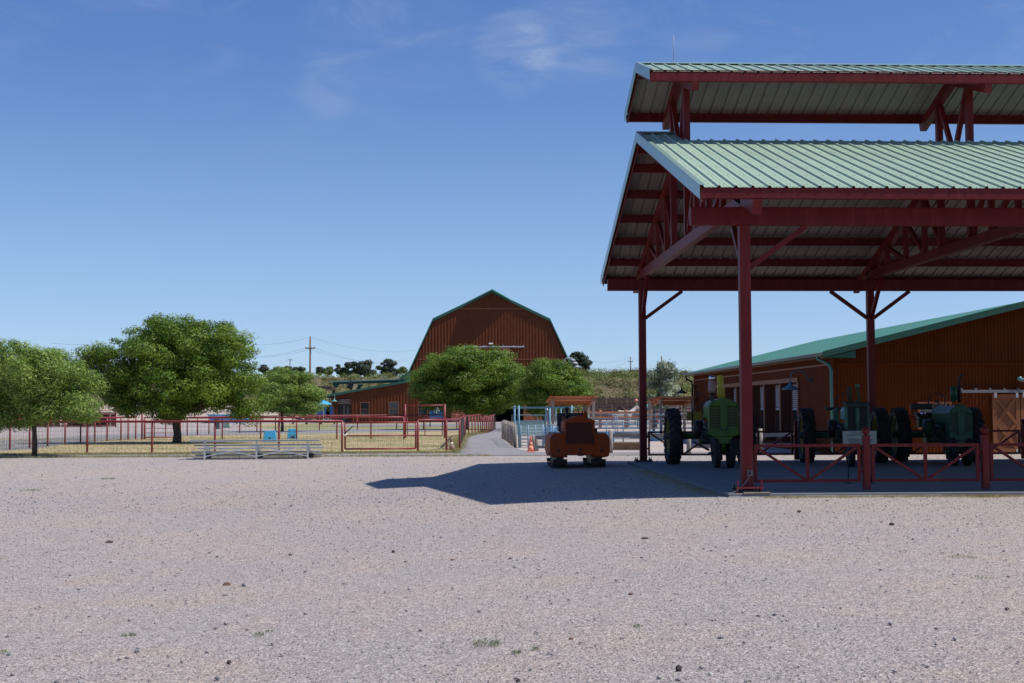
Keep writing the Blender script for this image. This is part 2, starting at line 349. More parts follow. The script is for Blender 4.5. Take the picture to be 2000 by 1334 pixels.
# lawn inside the fence, then the asphalt paths above it
lawn = [G(-700, 886), G(100, 887), G(500, 887), G(898, 886), G(903, 872), G(915, 850), G(965, 840), G(966, 836), G(700, 839.5), G(400, 846.5), G(200, 852), G(0, 862), G(-700, 885)]
sheet('lawn', [Vector((-70, 47.0)), Vector((.1, 46.6)), G(900, 868), G(916, 850.5), G(945, 846), G(966, 839), G(966, 827), Vector((-14, 146)), Vector((-60, 100))], .006, LAWN, .35)
sheet('far_lawn', [G(500, 836), G(660, 843), G(960, 836), G(966, 831), G(850, 829), G(600, 829)], .014, LAWN2, .5)
sheet('gravel_lot', [Vector((-90, 60)), G(0, 863), G(200, 853), G(400, 846), G(560, 840), G(470, 832), G(560, 826), Vector((-14, 160)), Vector((-120, 160))], .010, GRAVEL)
sheet('asphalt_road', [Vector((-70, 55)), G(0, 881), G(60, 879), G(130, 868), G(240, 858.5), G(350, 851.5), G(640, 846.5), G(905, 842), G(905, 837.5), G(640, 839.5), G(430, 843), G(300, 846), G(200, 850.5), G(100, 856), G(0, 861.5), Vector((-70, 60))], .018, ASPH, .12)
sheet('asphalt_path', [Vector((-75, 45.3)), Vector((0, 44.4)), Vector((6, 44.1)), Vector((40, 43.0)), Vector((40, 45.4)), G(1100, 884.5), G(1035, 884), G(1012, 879), G(993, 871), G(979, 856), G(977, 842), G(985, 832), G(1022, 826.5), G(966, 826.5), G(968, 838.5), G(950, 846), G(925, 850), G(912, 858), G(908, 868), G(900, 880), G(880, 885.5), Vector((-75, 46.9))], .022, ASPH, .10)
sheet('path', [G(650, 834), G(960, 832.5), G(966, 828), G(960, 827.5), G(650, 829.5)], .026, ASPH, .1)
sheet('dirt_pen', [G(1025, 884), G(1250, 886), Vector((12, 47)), Vector((12, 150)), G(1030, 828), G(990, 834), G(985, 850), G(1000, 870)], .008, mat('pale_pen_dirt', (.42, .35, .30), .95, var=.12, vscale=1, bump=.6, bscale=8, dirt=(.36, .27, .21), dscale=.6), .2)
# old crumbled edge of the path: little dark lip with straw
# ------------------------------------------------------------------ hills behind
def zr(x): return 9.3 - .9*sm((x-8)/30) - 1.2*sm((-60-x)/60) - .4*sm((x-38)/30)
def hill_h(x, y):
    t = sm((y-186)/(92 if x > 0 else 105))
    return -.3+zr(x)*t*(1-.7*sm((y-600)/300)) + t*1.1*mnoise.noise(Vector((x*.02, y*.02, 1.7)))+t*.35*mnoise.noise(Vector((x*.09, y*.09, 4.)))
hx = list(np.arange(-190, 200, 5))+[260, 340, 480]; hx = [-700, -480, -340, -260]+hx
hy = list(np.arange(184, 330, 5))+[350, 400, 500, 600, 750, 950]
g = MB(); g.v = [(x, y, hill_h(x, y)) for y in hy for x in hx]; nx = len(hx)
g.f = [(j*nx+i, j*nx+i+1, (j+1)*nx+i+1, (j+1)*nx+i) for j in range(len(hy)-1) for i in range(nx-1)]; g.m = [0]*len(g.f); g.sm = [True]*len(g.f)
tag(g.build('hill', HILLM), kind='structure')
g = MB(); hx = list(range(-900, 1001, 25)); hy = [1000, 1100, 1200, 1350, 1500]
def far_h(x, y): return (8+26*sm((y-1000)/300))*(.72+.4*mnoise.noise(Vector((x*.0035, 0, 2.2)))+.1*mnoise.noise(Vector((x*.02, y*.02, 0))))+ (16*sm((-330-x)/120)*sm((y-1000)/300))
g.v = [(x, y, far_h(x, y)) for y in hy for x in hx]; nx = len(hx)
g.f = [(j*nx+i, j*nx+i+1, (j+1)*nx+i+1, (j+1)*nx+i) for j in range(len(hy)-1) for i in range(nx-1)]; g.m = [0]*len(g.f); g.sm = [True]*len(g.f)
tag(g.build('distant_hill', mat('far_hill_earth', (.24, .17, .15), .95, col2=(.16, .15, .10), vscale=.01)), kind='structure')

# ------------------------------------------------------------------ leaves
def leaf_mesh(name, pts, axis, size, tint, mat_, elong=2.2, nrm=None):
    """one rhombus leaf per point: pts Nx3, axis Nx3 (leaf direction), size N, tint N"""
    n = len(pts); a = axis/np.linalg.norm(axis, axis=1)[:, None]
    if nrm is None: r = rng.normal(size=(n, 3))
    else:                                            # leaves lie roughly across the clump's outward direction
        r = nrm/np.linalg.norm(nrm, axis=1)[:, None]; a = a-r*(a*r).sum(1)[:, None]+1e-5; a /= np.linalg.norm(a, axis=1)[:, None]
    b = np.cross(a, r); b /= np.linalg.norm(b, axis=1)[:, None]
    s = size[:, None]; v = np.stack([pts-a*s*.5, pts+b*s*.5/elong, pts+a*s*.5, pts-b*s*.5/elong], 1).reshape(-1, 3)
    me = bpy.data.meshes.new(name); me.vertices.add(4*n); me.vertices.foreach_set('co', v.ravel().astype(np.float32))
    me.loops.add(4*n); me.loops.foreach_set('vertex_index', np.arange(4*n, dtype=np.int32))
    me.polygons.add(n); me.polygons.foreach_set('loop_start', np.arange(0, 4*n, 4, dtype=np.int32)); me.polygons.foreach_set('loop_total', np.full(n, 4, np.int32))
    at_ = me.attributes.new('tint', 'FLOAT', 'POINT'); at_.data.foreach_set('value', np.repeat(tint, 4).astype(np.float32))
    me.materials.append(mat_); me.update(); me.validate(); return me
def leaf_mat(name, c1, c2, trans=.35, rough=.5):
    M = bpy.data.materials.new(name); M.use_nodes = True; N = M.node_tree.nodes; l = M.node_tree.links.new
    b = N['Principled BSDF']; b.inputs['Roughness'].default_value = rough; b.inputs['Specular IOR Level'].default_value = .35
    a = N.new('ShaderNodeAttribute'); a.attribute_name = 'tint'
    x = N.new('ShaderNodeMix'); x.data_type = 'RGBA'; l(a.outputs['Fac'], x.inputs[0]); x.inputs[6].default_value = (*c1, 1); x.inputs[7].default_value = (*c2, 1)
    l(x.outputs[2], b.inputs['Base Color'])
    t = N.new('ShaderNodeBsdfTranslucent'); l(x.outputs[2], t.inputs[0])
    s = N.new('ShaderNodeMixShader'); s.inputs[0].default_value = trans; l(b.outputs[0], s.inputs[1]); l(t.outputs[0], s.inputs[2])
    l(s.outputs[0], N['Material Output'].inputs[0]); return M
LF_GREEN = leaf_mat('ash_leaves', (.06, .14, .015), (.27, .37, .05), .42)
LF_PALE = leaf_mat('willow_leaves', (.095, .18, .025), (.40, .52, .12), .42)
LF_WHITE = leaf_mat('poplar_leaves', (.05, .10, .035), (.60, .64, .46))
LF_DARK = leaf_mat('juniper_leaves', (.022, .04, .018), (.07, .09, .045), .15)
LF_SAGE = leaf_mat('scrub_leaves', (.125, .105, .04), (.20, .26, .05), .25)
LF_OLIVE = leaf_mat('mesquite_leaves', (.08, .13, .035), (.21, .27, .07), .3)
GRASSM = leaf_mat('dry_grass_blades', (.42, .33, .14), (.16, .20, .06), .3)

def tree(name, label, base, lobes, Y, n, lsize, lm, trunk_r, fork, wind=(.9, 0, -.25), clump=.5, depth=1., group=None, seed=1, droop=0., windy=1.):
    """lobes: (px, py, rx, ry) ellipses in the survey photo at distance Y"""
    base = Vector(base); rg = np.random.default_rng(seed); Y = base.y
    t = thing(name, label, 'tree', base, group)
    E = []
    for px, py, a, b in lobes:
        c = at(px, py, Y); ex = (at(px+a, py, Y)-c).length; ez = (at(px, py-b, Y)-c).length
        E.append((c, ex, ex*.5*depth+ez*.5*depth, ez))
    vol = np.array([e[1]*e[3]*math.sqrt(e[2]) for e in E]); vol /= vol.sum()
    C = []; cs = []
    for (c, ex, ey, ez), f in zip(E, vol):
        k = max(4, int(f*n/330))
        d = rg.normal(size=(k, 3)); d /= np.linalg.norm(d, axis=1)[:, None]
        rad = np.where(rg.random(k) < .8, rg.uniform(.66, 1.16, k), rg.uniform(.25, .72, k))
        off = rg.uniform(-1, 1, k)
        C.append(np.array(c)+d*rad[:, None]*np.array([ex, ey, ez])); cs.append(np.full(k, clump)*rg.uniform(.55, 1.5, k))
    C = np.concatenate(C); cs = np.concatenate(cs); K = len(C)
    w_ = cs**2; cnt = rg.multinomial(n, w_/w_.sum()); idx = np.repeat(np.arange(K), cnt); N = len(idx)
    wd = np.array(wind)/np.linalg.norm(wind)
    q = rg.normal(size=(N, 3)); q /= np.linalg.norm(q, axis=1)[:, None]; nr_ = q+rg.normal(size=(N, 3))*.30+np.array([0, 0, .2])
    q = q*(1-.55*rg.random(N)**2.2)[:, None]*np.array([1.15, .95, .66]); q += rg.normal(size=(N, 3))*.10; ln = np.abs(rg.normal(size=N))*.38*windy
    P = C[idx]+q*cs[idx][:, None]+wd*(ln*cs[idx])[:, None]
    P[:, 2] -= droop*np.abs(rg.normal(size=N))*cs[idx]*.5
    ax = rg.normal(size=(N, 3))*.6+wd*1.0*windy
    ct = rg.uniform(-.30, .26, K)
    tint = np.clip(rg.beta(1.6, 1.9, N)+ct[idx], 0, 1)
    P[:, 2] = np.maximum(P[:, 2], .35)
    me = leaf_mesh('crown', P-np.array(base), ax, lsize*rg.uniform(.6, 1.4, N), tint, lm, nrm=nr_)
    o = bpy.data.objects.new('crown', me); COL.objects.link(o); o.parent = t
    # trunk and limbs that reach for the lobes
    b = MB(); fk = base+Vector((0, 0, fork)); tp = [base+Vector((0, 0, -.1)), base+Vector((trunk_r*.2, 0, fork*.35)), base+Vector((-trunk_r*.25, 0, fork*.7)), fk]
    b.path(tp, [trunk_r*1.25, trunk_r, trunk_r*.92, trunk_r*.9], 10)
    b.build('trunk', BARK, t)
    b = MB()
    order = rg.permutation(K)[:min(K, 46)]
    hubs = []
    for c, ex, ey, ez in E:
        h = Vector(c)+Vector((0, 0, -ez*.25)); mid = fk.lerp(h, .5)+Vector((0, 0, .12*(h-fk).length))
        b.path([fk, mid, h], [trunk_r*.55, trunk_r*.30, trunk_r*.12], 7); hubs.append(h)
    for i in order:
        p = Vector(C[i]); h = min(hubs, key=lambda q_: (q_-p).length); md = h.lerp(p, .5)+Vector((0, 0, .1*(p-h).length))
        b.path([h, md, p], [trunk_r*.2, trunk_r*.12, trunk_r*.05], 5)
    b.build('limbs', BARK, t)
    return t

# ------------------------------------------------------------------ open pavilion
XC, YC, W, BAY, ZS = 5.346, 23.75, 13.488, 6.767, .07
ZB, XR, OV, ZE, ZR1, ZR2, HU, ZU = 5.065, 4.296, 1.131, 5.59, 8.279, 9.988, 2.131, 9.253
YM = YC+W/2+.12; NB = 3; XEND = XC+NB*BAY+1.05; YB = YC+W
slope = (ZR1-ZE)/(YM-(YC-OV))
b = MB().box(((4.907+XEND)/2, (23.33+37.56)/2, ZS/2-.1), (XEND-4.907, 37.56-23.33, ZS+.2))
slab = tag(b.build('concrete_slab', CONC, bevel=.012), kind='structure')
b = MB()                                             # rough rim, chipped at the corner; sunlight put into its paler colour
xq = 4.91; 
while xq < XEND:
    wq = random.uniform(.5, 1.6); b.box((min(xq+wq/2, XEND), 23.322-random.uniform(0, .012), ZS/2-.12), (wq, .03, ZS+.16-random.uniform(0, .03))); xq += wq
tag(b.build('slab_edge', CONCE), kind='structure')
pav = thing('pavilion', 'open-sided red steel pavilion with green ribbed metal roofs over the tractors', 'pavilion', (XC, YC, 0))
def column(x, y, front):
    c = MB().box((x, y, (ZS+ZB)/2+.02), (.205, .205, ZB-ZS-.04)).build('column', RED, pav, bevel=.018)
    p = MB().box((x, y, ZS+.035), (.50, .44, .025)); 
    for i in (-1, 1):
        for j in (-1, 1):
            p.tube((x+i*.20, y+j*.17, ZS), (x+i*.20, y+j*.17, ZS+.13), .016, 6); p.lathe([(.032, ZS+.05), (.032, ZS+.075)], (x+i*.20, y+j*.17, 0), n=6)
    p.build('base_plate', BLACK, c); return c
for i in range(NB+1):
    x = XC+i*BAY
    for y in (YC, YB):
        column(x, y, y == YC)
        for sx in (-1, 1):
            if (i == 0 and sx < 0) or (i == NB and sx > 0): continue
            MB().bar((x+sx*.10, y, ZB-.80), (x+sx*1.18, y, ZB-.01), .10, .10).build('knee_brace', RED, pav)
        d = 1 if y == YC else -1
        MB().bar((x, y+d*.10, ZB-.80), (x, y+d*1.15, ZB+.36), .10, .10).build('knee_brace', RED, pav)
for y in (YC, YB):                                   # eave beams, I section
    b = MB(); xa, xb = XC-1.015, XEND-.05; h = .335
    b.box(((xa+xb)/2, y, ZB+h/2), (xb-xa, .19, h)); b.build('eave_beam', RED, pav, bevel=.012)
def roof_z(y, top=ZR1): return top-abs(y-YM)*slope
YH = 1.2                                             # half width of the slot under the monitor
for i in range(NB+1):                                # trusses
    x = XC+i*BAY; zc = ZB+.335
    tr = MB().box((x, (YC+YB)/2, zc+.125), (.17, W+.2, .25)).build('bottom_chord', RED, pav, bevel=.01)
    for sgn, y0 in ((-1, YC-OV+.02), (1, 2*YM-(YC-OV)-.02)):
        za = roof_z(y0)-.36; zb_ = roof_z(YM+sgn*.1)-.36
        MB().bar((x, y0, za), (x, YM+sgn*.1, zb_), .17, .26).build('top_chord', RED, pav)
        ye = YM+sgn*HU*.98
        MB().bar((x, ye, ZR2-abs(ye-YM)*slope-.34), (x, YM, ZR2-.34), .17, .24).build('monitor_chord', RED, pav)
        MB().box((x, YM+sgn*.95, (zc+.25+ZR2-.95*slope-.3)/2), (.15, .15, ZR2-.95*slope-.34-zc-.25)).build('king_post', RED, pav)
        MB().bar((x+.005*sgn, YM+sgn*.85, ZR2-.85*slope-.5), (x+.005*sgn, YM+sgn*.05, ZR1-.45), .11, .11).build('web_brace', RED, pav)
        ks = [2.1, 3.5, 5.0]; prev = .95
        for k in ks:
            zt = roof_z(YM+sgn*k)-.45
            MB().box((x, YM+sgn*k, (zc+.22+zt)/2), (.12, .12, zt-zc-.2)).build('web_post', RED, pav)
            MB().bar((x+.01, YM+sgn*prev, zc+.2), (x+.01, YM+sgn*k, zt), .10, .10).build('web_brace', RED, pav)
            prev = k
def purlin(y, z, x0=XR+.08, x1=XEND-.05, h=.2):
    b = MB().box(((x0+x1)/2, y, z), (x1-x0, .012, h)); b.box(((x0+x1)/2, y+.035, z+h/2), (x1-x0, .08, .01)); b.box(((x0+x1)/2, y+.035, z-h/2), (x1-x0, .08, .01)); b.build('purlin', RED, pav)
for sgn in (-1, 1):
    for k in range(1, 6):
        d = 1.35+(YM-(YC-OV)-1.35)*(k-1)/5+.0
        purlin(YM+sgn*d, roof_z(YM+sgn*d)-.13)
    purlin(YM+sgn*.45, roof_z(YM+sgn*.45)-.13, x1=XC+.1)
    purlin(YM+sgn*.25, ZR2-.25*slope-.12, h=.16)
    # eave fascias
    ye = YM+sgn*(YM-(YC-OV)-.03); b = MB().box(((XR+.03+XEND)/2, ye, ZE-.10), (XEND-XR-.03, .03, .19)); b.box(((XR+.03+XEND)/2, ye-sgn*.05, ZE-.19), (XEND-XR-.03, .09, .012)); b.build('eave_fascia', RED, pav)
    MB().box(((XR+.05+XEND)/2, ye-sgn*.07, ZE+.012), (XEND-XR-.1, .02, .045)).build('closure_strip', RED, pav); MB().box(((XR+.05+XEND)/2, YM+sgn*(HU-.07), ZU+.008), (XEND-XR-.1, .02, .085)).build('closure_strip', RED, pav)
    ye = YM+sgn*(HU-.02); b = MB().box(((XR+.03+XEND)/2, ye, ZU-.115), (XEND-XR-.03, .03, .19)); b.box(((XR+.03+XEND)/2, ye-sgn*.05, ZU-.21), (XEND-XR-.03, .09, .012)); b.build('eave_fascia', RED, pav)
def panel_mesh(yl, zl, yh, zh, width=.9144):
    """ribbed steel sheet: slopes from (yl, zl) up to (yh, zh); green on top, primer below"""
    b = MB(); prof = []
    for r in range(3):
        x0 = r*.3048
        prof += [(x0, 0), (x0+.018, .036), (x0+.052, .036), (x0+.072, 0), (x0+.145, 0), (x0+.151, .006), (x0+.163, .006), (x0+.169, 0), (x0+.215, 0), (x0+.221, .006), (x0+.233, .006), (x0+.239, 0)]
    prof.append((width, 0)); n = len(prof); d = Vector((0, yh-yl, zh-zl)).normalized(); nr = Vector((0, -d.z, d.y)) if d.y > 0 else Vector((0, d.z, -d.y))
    if nr.z < 0: nr = -nr
    for off in (0, -.003):
        for (y, z) in ((yl, zl), (yh, zh)):
            for x, h in prof: p = nr*(h+off); b.v.append((x, y+p.y, z+p.z))
    for i in range(n-1):
        b.f.append((i, i+1, n+i+1, n+i)); b.m.append(0); b.sm.append(False)
        b.f.append((2*n+i, 3*n+i, 3*n+i+1, 2*n+i+1)); b.m.append(1); b.sm.append(False)
        b.f.append((i, 2*n+i, 2*n+i+1, i+1)); b.m.append(1); b.sm.append(False)
    ln = math.hypot(yh-yl, zh-zl); k = .35
    while k < ln-.1:                                 # screw heads with washers along each purlin
        for x in (.105, .19, .41, .495, .715, .80):
            p = Vector((x, yl, zl))+d*k+nr*.002; r_ = .011
            b.add([p+Vector((-r_, 0, 0)), p+d*r_, p+Vector((r_, 0, 0)), p-d*r_, p+nr*.011], [(0, 1, 4), (1, 2, 4), (2, 3, 4), (3, 0, 4)], 2)
        k += 1.16
    me = b.mesh('roof_panel', [GROOF, UROOF, BLACK], (0, 0, 0)); return me
def roof_run(name, parent, yl, zl, yh, zh, x0, x1, gx, gy):
    me = panel_mesh(yl-gy, zl, yh-gy, zh); x = x0; k = 0
    while x < x1-.1:
        o = bpy.data.objects.new('roof_panel', me); COL.objects.link(o); o.parent = parent; o.location = (x-gx, 0, random.uniform(0, .0015)); x += .9144; k += 1
for sgn in (-1, 1):
    yl = YM+sgn*(YM-(YC-OV)); 
    roof_run('lower', pav, yl, ZE, YM+sgn*.02, ZR1-.02*slope, XR+.02, XR+.9, XC, YC)
    roof_run('lower', pav, yl, ZE, YM+sgn*YH, ZR1-YH*slope, XR+.02+.9144, XEND, XC, YC)
    roof_run('upper', pav, YM+sgn*HU, ZU, YM+sgn*.02, ZR2-.02*slope, XR+.02, XEND, XC, YC)
    # rake trims on the gable ends
    for zt, yw in ((ZR1, YM-(YC-OV)+.03), (ZR2, HU+.03)):
        b = MB(); y1 = YM+sgn*yw; z1 = zt-yw*slope; hgt = .20
        b.prism([(YM, zt+.05), (y1, z1+.05), (y1, z1-hgt), (YM, zt-hgt)], XR-.01, XR+.004, 'x')
        b.prism([(YM, zt+.055), (y1, z1+.055), (y1, z1+.045), (YM, zt+.045)], XR-.01, XR+.09, 'x')
        b.build('rake_trim', TRIM, pav)
        b = MB(); b.prism([(YM, zt-.06), (y1-sgn*.05, z1-.04), (y1-sgn*.05, z1-.25), (YM, zt-.27)], XR+.05, XR+.075, 'x'); b.build('rake_channel', RED, pav)
for zt, x1 in ((ZR1, XC-.1), (ZR2, XEND)):
    MB().prism([(YM-.16, zt-.16*slope+.045), (YM, zt+.05), (YM+.16, zt-.16*slope+.045), (YM, zt+.065)], XR-.005, x1, 'x').build('ridge_cap', TRIM, pav)
b = MB(); ax_ = at(1316, 120, YM).x; b.tube((ax_, YM, ZR2), (ax_, YM, ZR2+.72), .009, 6); b.lathe([(.03, ZR2+.04), (.012, ZR2+.10)], (ax_, YM, 0), n=8); b.build('lightning_rod', mat('dull_rod_metal', (.30, .32, .36), .6), pav)
# outlet box on the corner column, low jack frame and board at its foot
t = thing('outlet_box', 'small grey outlet box with open cover low on the corner column', 'outlet', (XC+.03, YC-.115, ZS+.36))
b = MB().box((XC+.03, YC-.115, ZS+.36), (.10, .025, .11)); b.build('cover_plate', mat('dull_box_metal', (.14, .14, .13), .6), t)
MB().box((XC+.02, YC-.133, ZS+.36), (.045, .015, .06)).build('socket', BLACK, t)
t = thing('low_stand', 'low red metal stand lying at the foot of the corner column', 'stand', (XC, YC-.33, ZS))
b = MB(); y0 = YC-.30
b.bar((XC-.27, y0, ZS+.10), (XC+.24, y0, ZS+.10), .05, .035); b.bar((XC-.22, y0+.1, ZS+.10), (XC+.20, y0+.1, ZS+.10), .03, .02); b.build('crossbar', FRED, t)
for q in (-.24, .20): MB().bar((XC+q, y0+.02, ZS), (XC+q+.01, y0+.03, ZS+.24), .028, .028).build('upright', FRED, t)
for q in (-.24, .20): MB().bar((XC+q-.04, y0-.04, ZS+.012), (XC+q+.05, y0+.08, ZS+.012), .03, .02).build('foot', FRED, t)
tag(MB().box((XC+.09, YC-.395, ZS+.012), (.5, .09, .02), .03).build('board', WOOD, org=(XC+.09, YC-.38, ZS)), 'thin weathered board lying in front of the red stand', 'board')
b = MB().path([(XC+.02, YC-.13, ZS+.31), (XC-.08, YC-.2, ZS+.18), (XC-.25, YC-.3, ZS+.05), (XC-.36, YC-.35, ZS+.01), (XC-.5, YC-.3, ZS+.006)], .007, 6)
tag(b.build('cable', mat('grey_cable', (.3, .28, .27), .6), org=(XC, YC-.2, ZS)), 'thin grey cable trailing from the outlet box to the slab', 'cable')

# ------------------------------------------------------------------ railings between the columns
def railing(xa, xb, y, label, group):
    t = thing('railing_panel', label, 'railing', ((xa+xb)/2, y, ZS), group)
    zt, zb = .955, .245; w_ = .055
    b = MB()
    b.bar((xa, y, zt-w_/2), (xb, y, zt-w_/2), w_, w_); b.bar((xa, y, zb+w_/2), (xb, y, zb+w_/2), w_, w_)
    b.bar((xa+w_/2, y+.001, zb+.002), (xa+w_/2, y+.001, zt-.002), w_, w_); b.bar((xb-w_/2, y+.001, zb+.002), (xb-w_/2, y+.001, zt-.002), w_, w_); b.build('frame', RED, t)
    xm = (xa+xb)/2; MB().bar((xm, y+.002, zb), (xm, y+.002, zt-.02), .06, .05).build('middle_bar', RED, t)
    for s_, x0 in ((1, xa), (-1, xb)): MB().bar((x0+s_*.08, y+.003, zt-.07), (xm-s_*.03, y+.003, zb+.04), .055, .045).build('diagonal_bar', RED, t)
    for x0, s_ in ((xa, -1), (xb, 1)):
        for z in (.45, .80): MB().box((x0+s_*.04, y, z), (.09, .03, .045)).build('hinge', RED, t)
def ball_post(x, y, label, group):
    t = thing('ball_post', label, 'post', (x, y, ZS), group)
    MB().box((x, y, (ZS+1.08)/2+ZS/2), (.125, .125, 1.08-ZS)).build('post', RED, t, bevel=.01)
    r = .077; MB().lathe([(r*sin(a*PI/12), -r*cos(a*PI/12)+1.20) for a in range(0, 13)], (x, y, 0), n=20).build('ball', RED, t)
    MB().lathe([(.055, 1.08), (.025, 1.10), (.022, 1.14)], (x, y, 0), n=12).build('collar', RED, t)
third = BAY/3
fl = ['railing panel at the front edge hinged to the corner column', 'middle front railing panel between the two ball-topped posts', 'front railing panel cut off by the right edge of the photo']
for k in range(3):
    xa = XC+k*third+(.14 if k == 0 else .105); xb = XC+(k+1)*third-.105
    railing(xa, xb, YC+.02, fl[k], 'red railing panels along the front of the slab')
ball_post(XC+third, YC, 'red ball-topped post in front of the cream warning sign', 'front ball-topped posts')
ball_post(XC+2*third, YC, 'red ball-topped post before the tractor with black cushion, right of the front railing', 'front ball-topped posts')
bl = ['dark back railing panel seen behind the bright green tractor wheel', 'dark back railing panel hidden behind the bright green tractor hood', 'dark back railing panel between the corner column and faded tractor wheel', 'dark back railing panel behind the faded tractor engine', 'dark back railing panel left of the deep green tractor', 'dark back railing panel behind the deep green tractor', 'dark back railing panel in front of the orange X-braced doors']
bl[2] = 'dark back railing panel beneath the barn windows, left of the faded tractor'
for k in range(6):
    a_, b_ = XC+k*third, XC+(k+1)*third
    railing(a_+(.14 if k % 3 == 0 else .105), b_-(.14 if k % 3 == 2 else .105), YB, bl[k], 'railing panels along the back of the slab')
    if (k+1) % 3: ball_post(b_, YB, ['dark ball-topped back post behind the bright green tractor hood', 'dark ball-topped back post at the faded tractor wheel', '', 'dark ball-topped back post behind the deep green tractor', 'dark ball-topped back post before the orange barn doors'][k], 'back ball-topped posts')

# ------------------------------------------------------------------ warning sign on the front railing line
t = thing('warning_sign', 'cream bilingual farm equipment warning sign half hidden by a ball post', 'sign', (7.75, 26.2, ZS))
YS = 26.2; a_, b_ = at(1646, 842, YS), at(1712, 869, YS); cx_, cz_ = (a_.x+b_.x)/2, (a_.z+b_.z)/2
MB().box((cx_, YS, cz_), (b_.x-a_.x, .015, a_.z-b_.z)).build('board', CREAM, t)
for q, (ln, sz) in enumerate((('FARM EQUIPMENT IS', .036), ('DANGEROUS - PLEASE DO NOT', .036), ('', .03), ('EL EQUIPO DE GRANJA PUEDE', .036), ('SER PELIGROSO - POR FAVOR', .036), ('MANTENGASE ALEJADO', .036))):
    if ln: text('lettering', ln, sz, (cx_, YS-.010, a_.z-.045-.042*q), INK, t, sx=1.05)
for s_ in (-1, 1):
    MB().tube((cx_+s_*.24, YS+.03, ZS), (cx_+s_*.24, YS+.02, a_.z-.05), .011, 6).build('leg', BLACK, t)
    MB().lathe([(.09, ZS), (.085, ZS+.015)], (cx_+s_*.24, YS+.03, 0), n=12).build('foot', BLACK, t)

# ------------------------------------------------------------------ tractors
def tyre_mesh(R_, w_, lugs, name='tyre'):
    b = MB(); h = w_/2; ri = R_*.70
    b.lathe([(ri, -h*.75), (ri*1.06, -h*.95), (R_*.90, -h), (R_*.965, -h*.86), (R_*.975, 0), (R_*.965, h*.86), (R_*.90, h), (ri*1.06, h*.95), (ri, h*.75), (ri, -h*.75)], ax='x', n=40, caps=False)
    if lugs:
        for k in range(lugs):
            for s_ in (-1, 1):
                a0 = 2*PI*(k+(.5 if s_ > 0 else 0))/lugs; a1 = a0+.20
                p = lambda a, x, r: Vector((x, r*cos(a), r*sin(a)))
                u = p(a0, 0, 1); b.bar(p(a0, s_*.02, R_*.985), p(a1, s_*h*.97, R_*.965), .05, .05, up=u)
                b.bar(p(a1, s_*h*.97, R_*.965), p(a1+.03, s_*h*1.0, R_*.86), .035, .04, up=u)
    else:
        for x in (-.6, -.2, .2, .6): b.lathe([(R_*.97, (x-.09)*w_*.5), (R_, (x-.05)*w_*.5), (R_, (x+.05)*w_*.5), (R_*.97, (x+.09)*w_*.5)], ax='x', n=32)
    return b
def wheel(parent, x, y, r, w_, lugs, rimm, side):
    """rim disc carries the tyre"""
    b = MB(); q = r*.71
    b.lathe([(q, -w_*.33), (q*.93, -w_*.36), (q*.90, side*w_*.02), (q*.55, side*w_*.05), (q*.35, side*w_*.16), (q*.12, side*w_*.2), (0.0, side*w_*.2)], (0, 0, 0), 'x', 32, caps=False)
    b.lathe([(q, w_*.33), (q*.93, w_*.36), (q*.90, w_*.1)], (0, 0, 0), 'x', 32, caps=False)
    o = b.build('wheel', rimm, parent, local=True); o.location = (x, y, r)
    ty = tyre_mesh(r, w_, lugs).build('tyre', RUBBER, o, local=True)
    hb = MB().lathe([(.0, -.22*side-.02), (r*.12, -.2*side), (r*.13, .12*side), (r*.07, .2*side), (0, .21*side)], ax='x', n=12)
    for k in range(6): a = k*PI/3; hb.tube((side*w_*.05, cos(a)*r*.22, sin(a)*r*.22), (side*w_*.28, cos(a)*r*.22, sin(a)*r*.22), .018, 6)
    hb.build('hub', IRON, o, local=True); return o
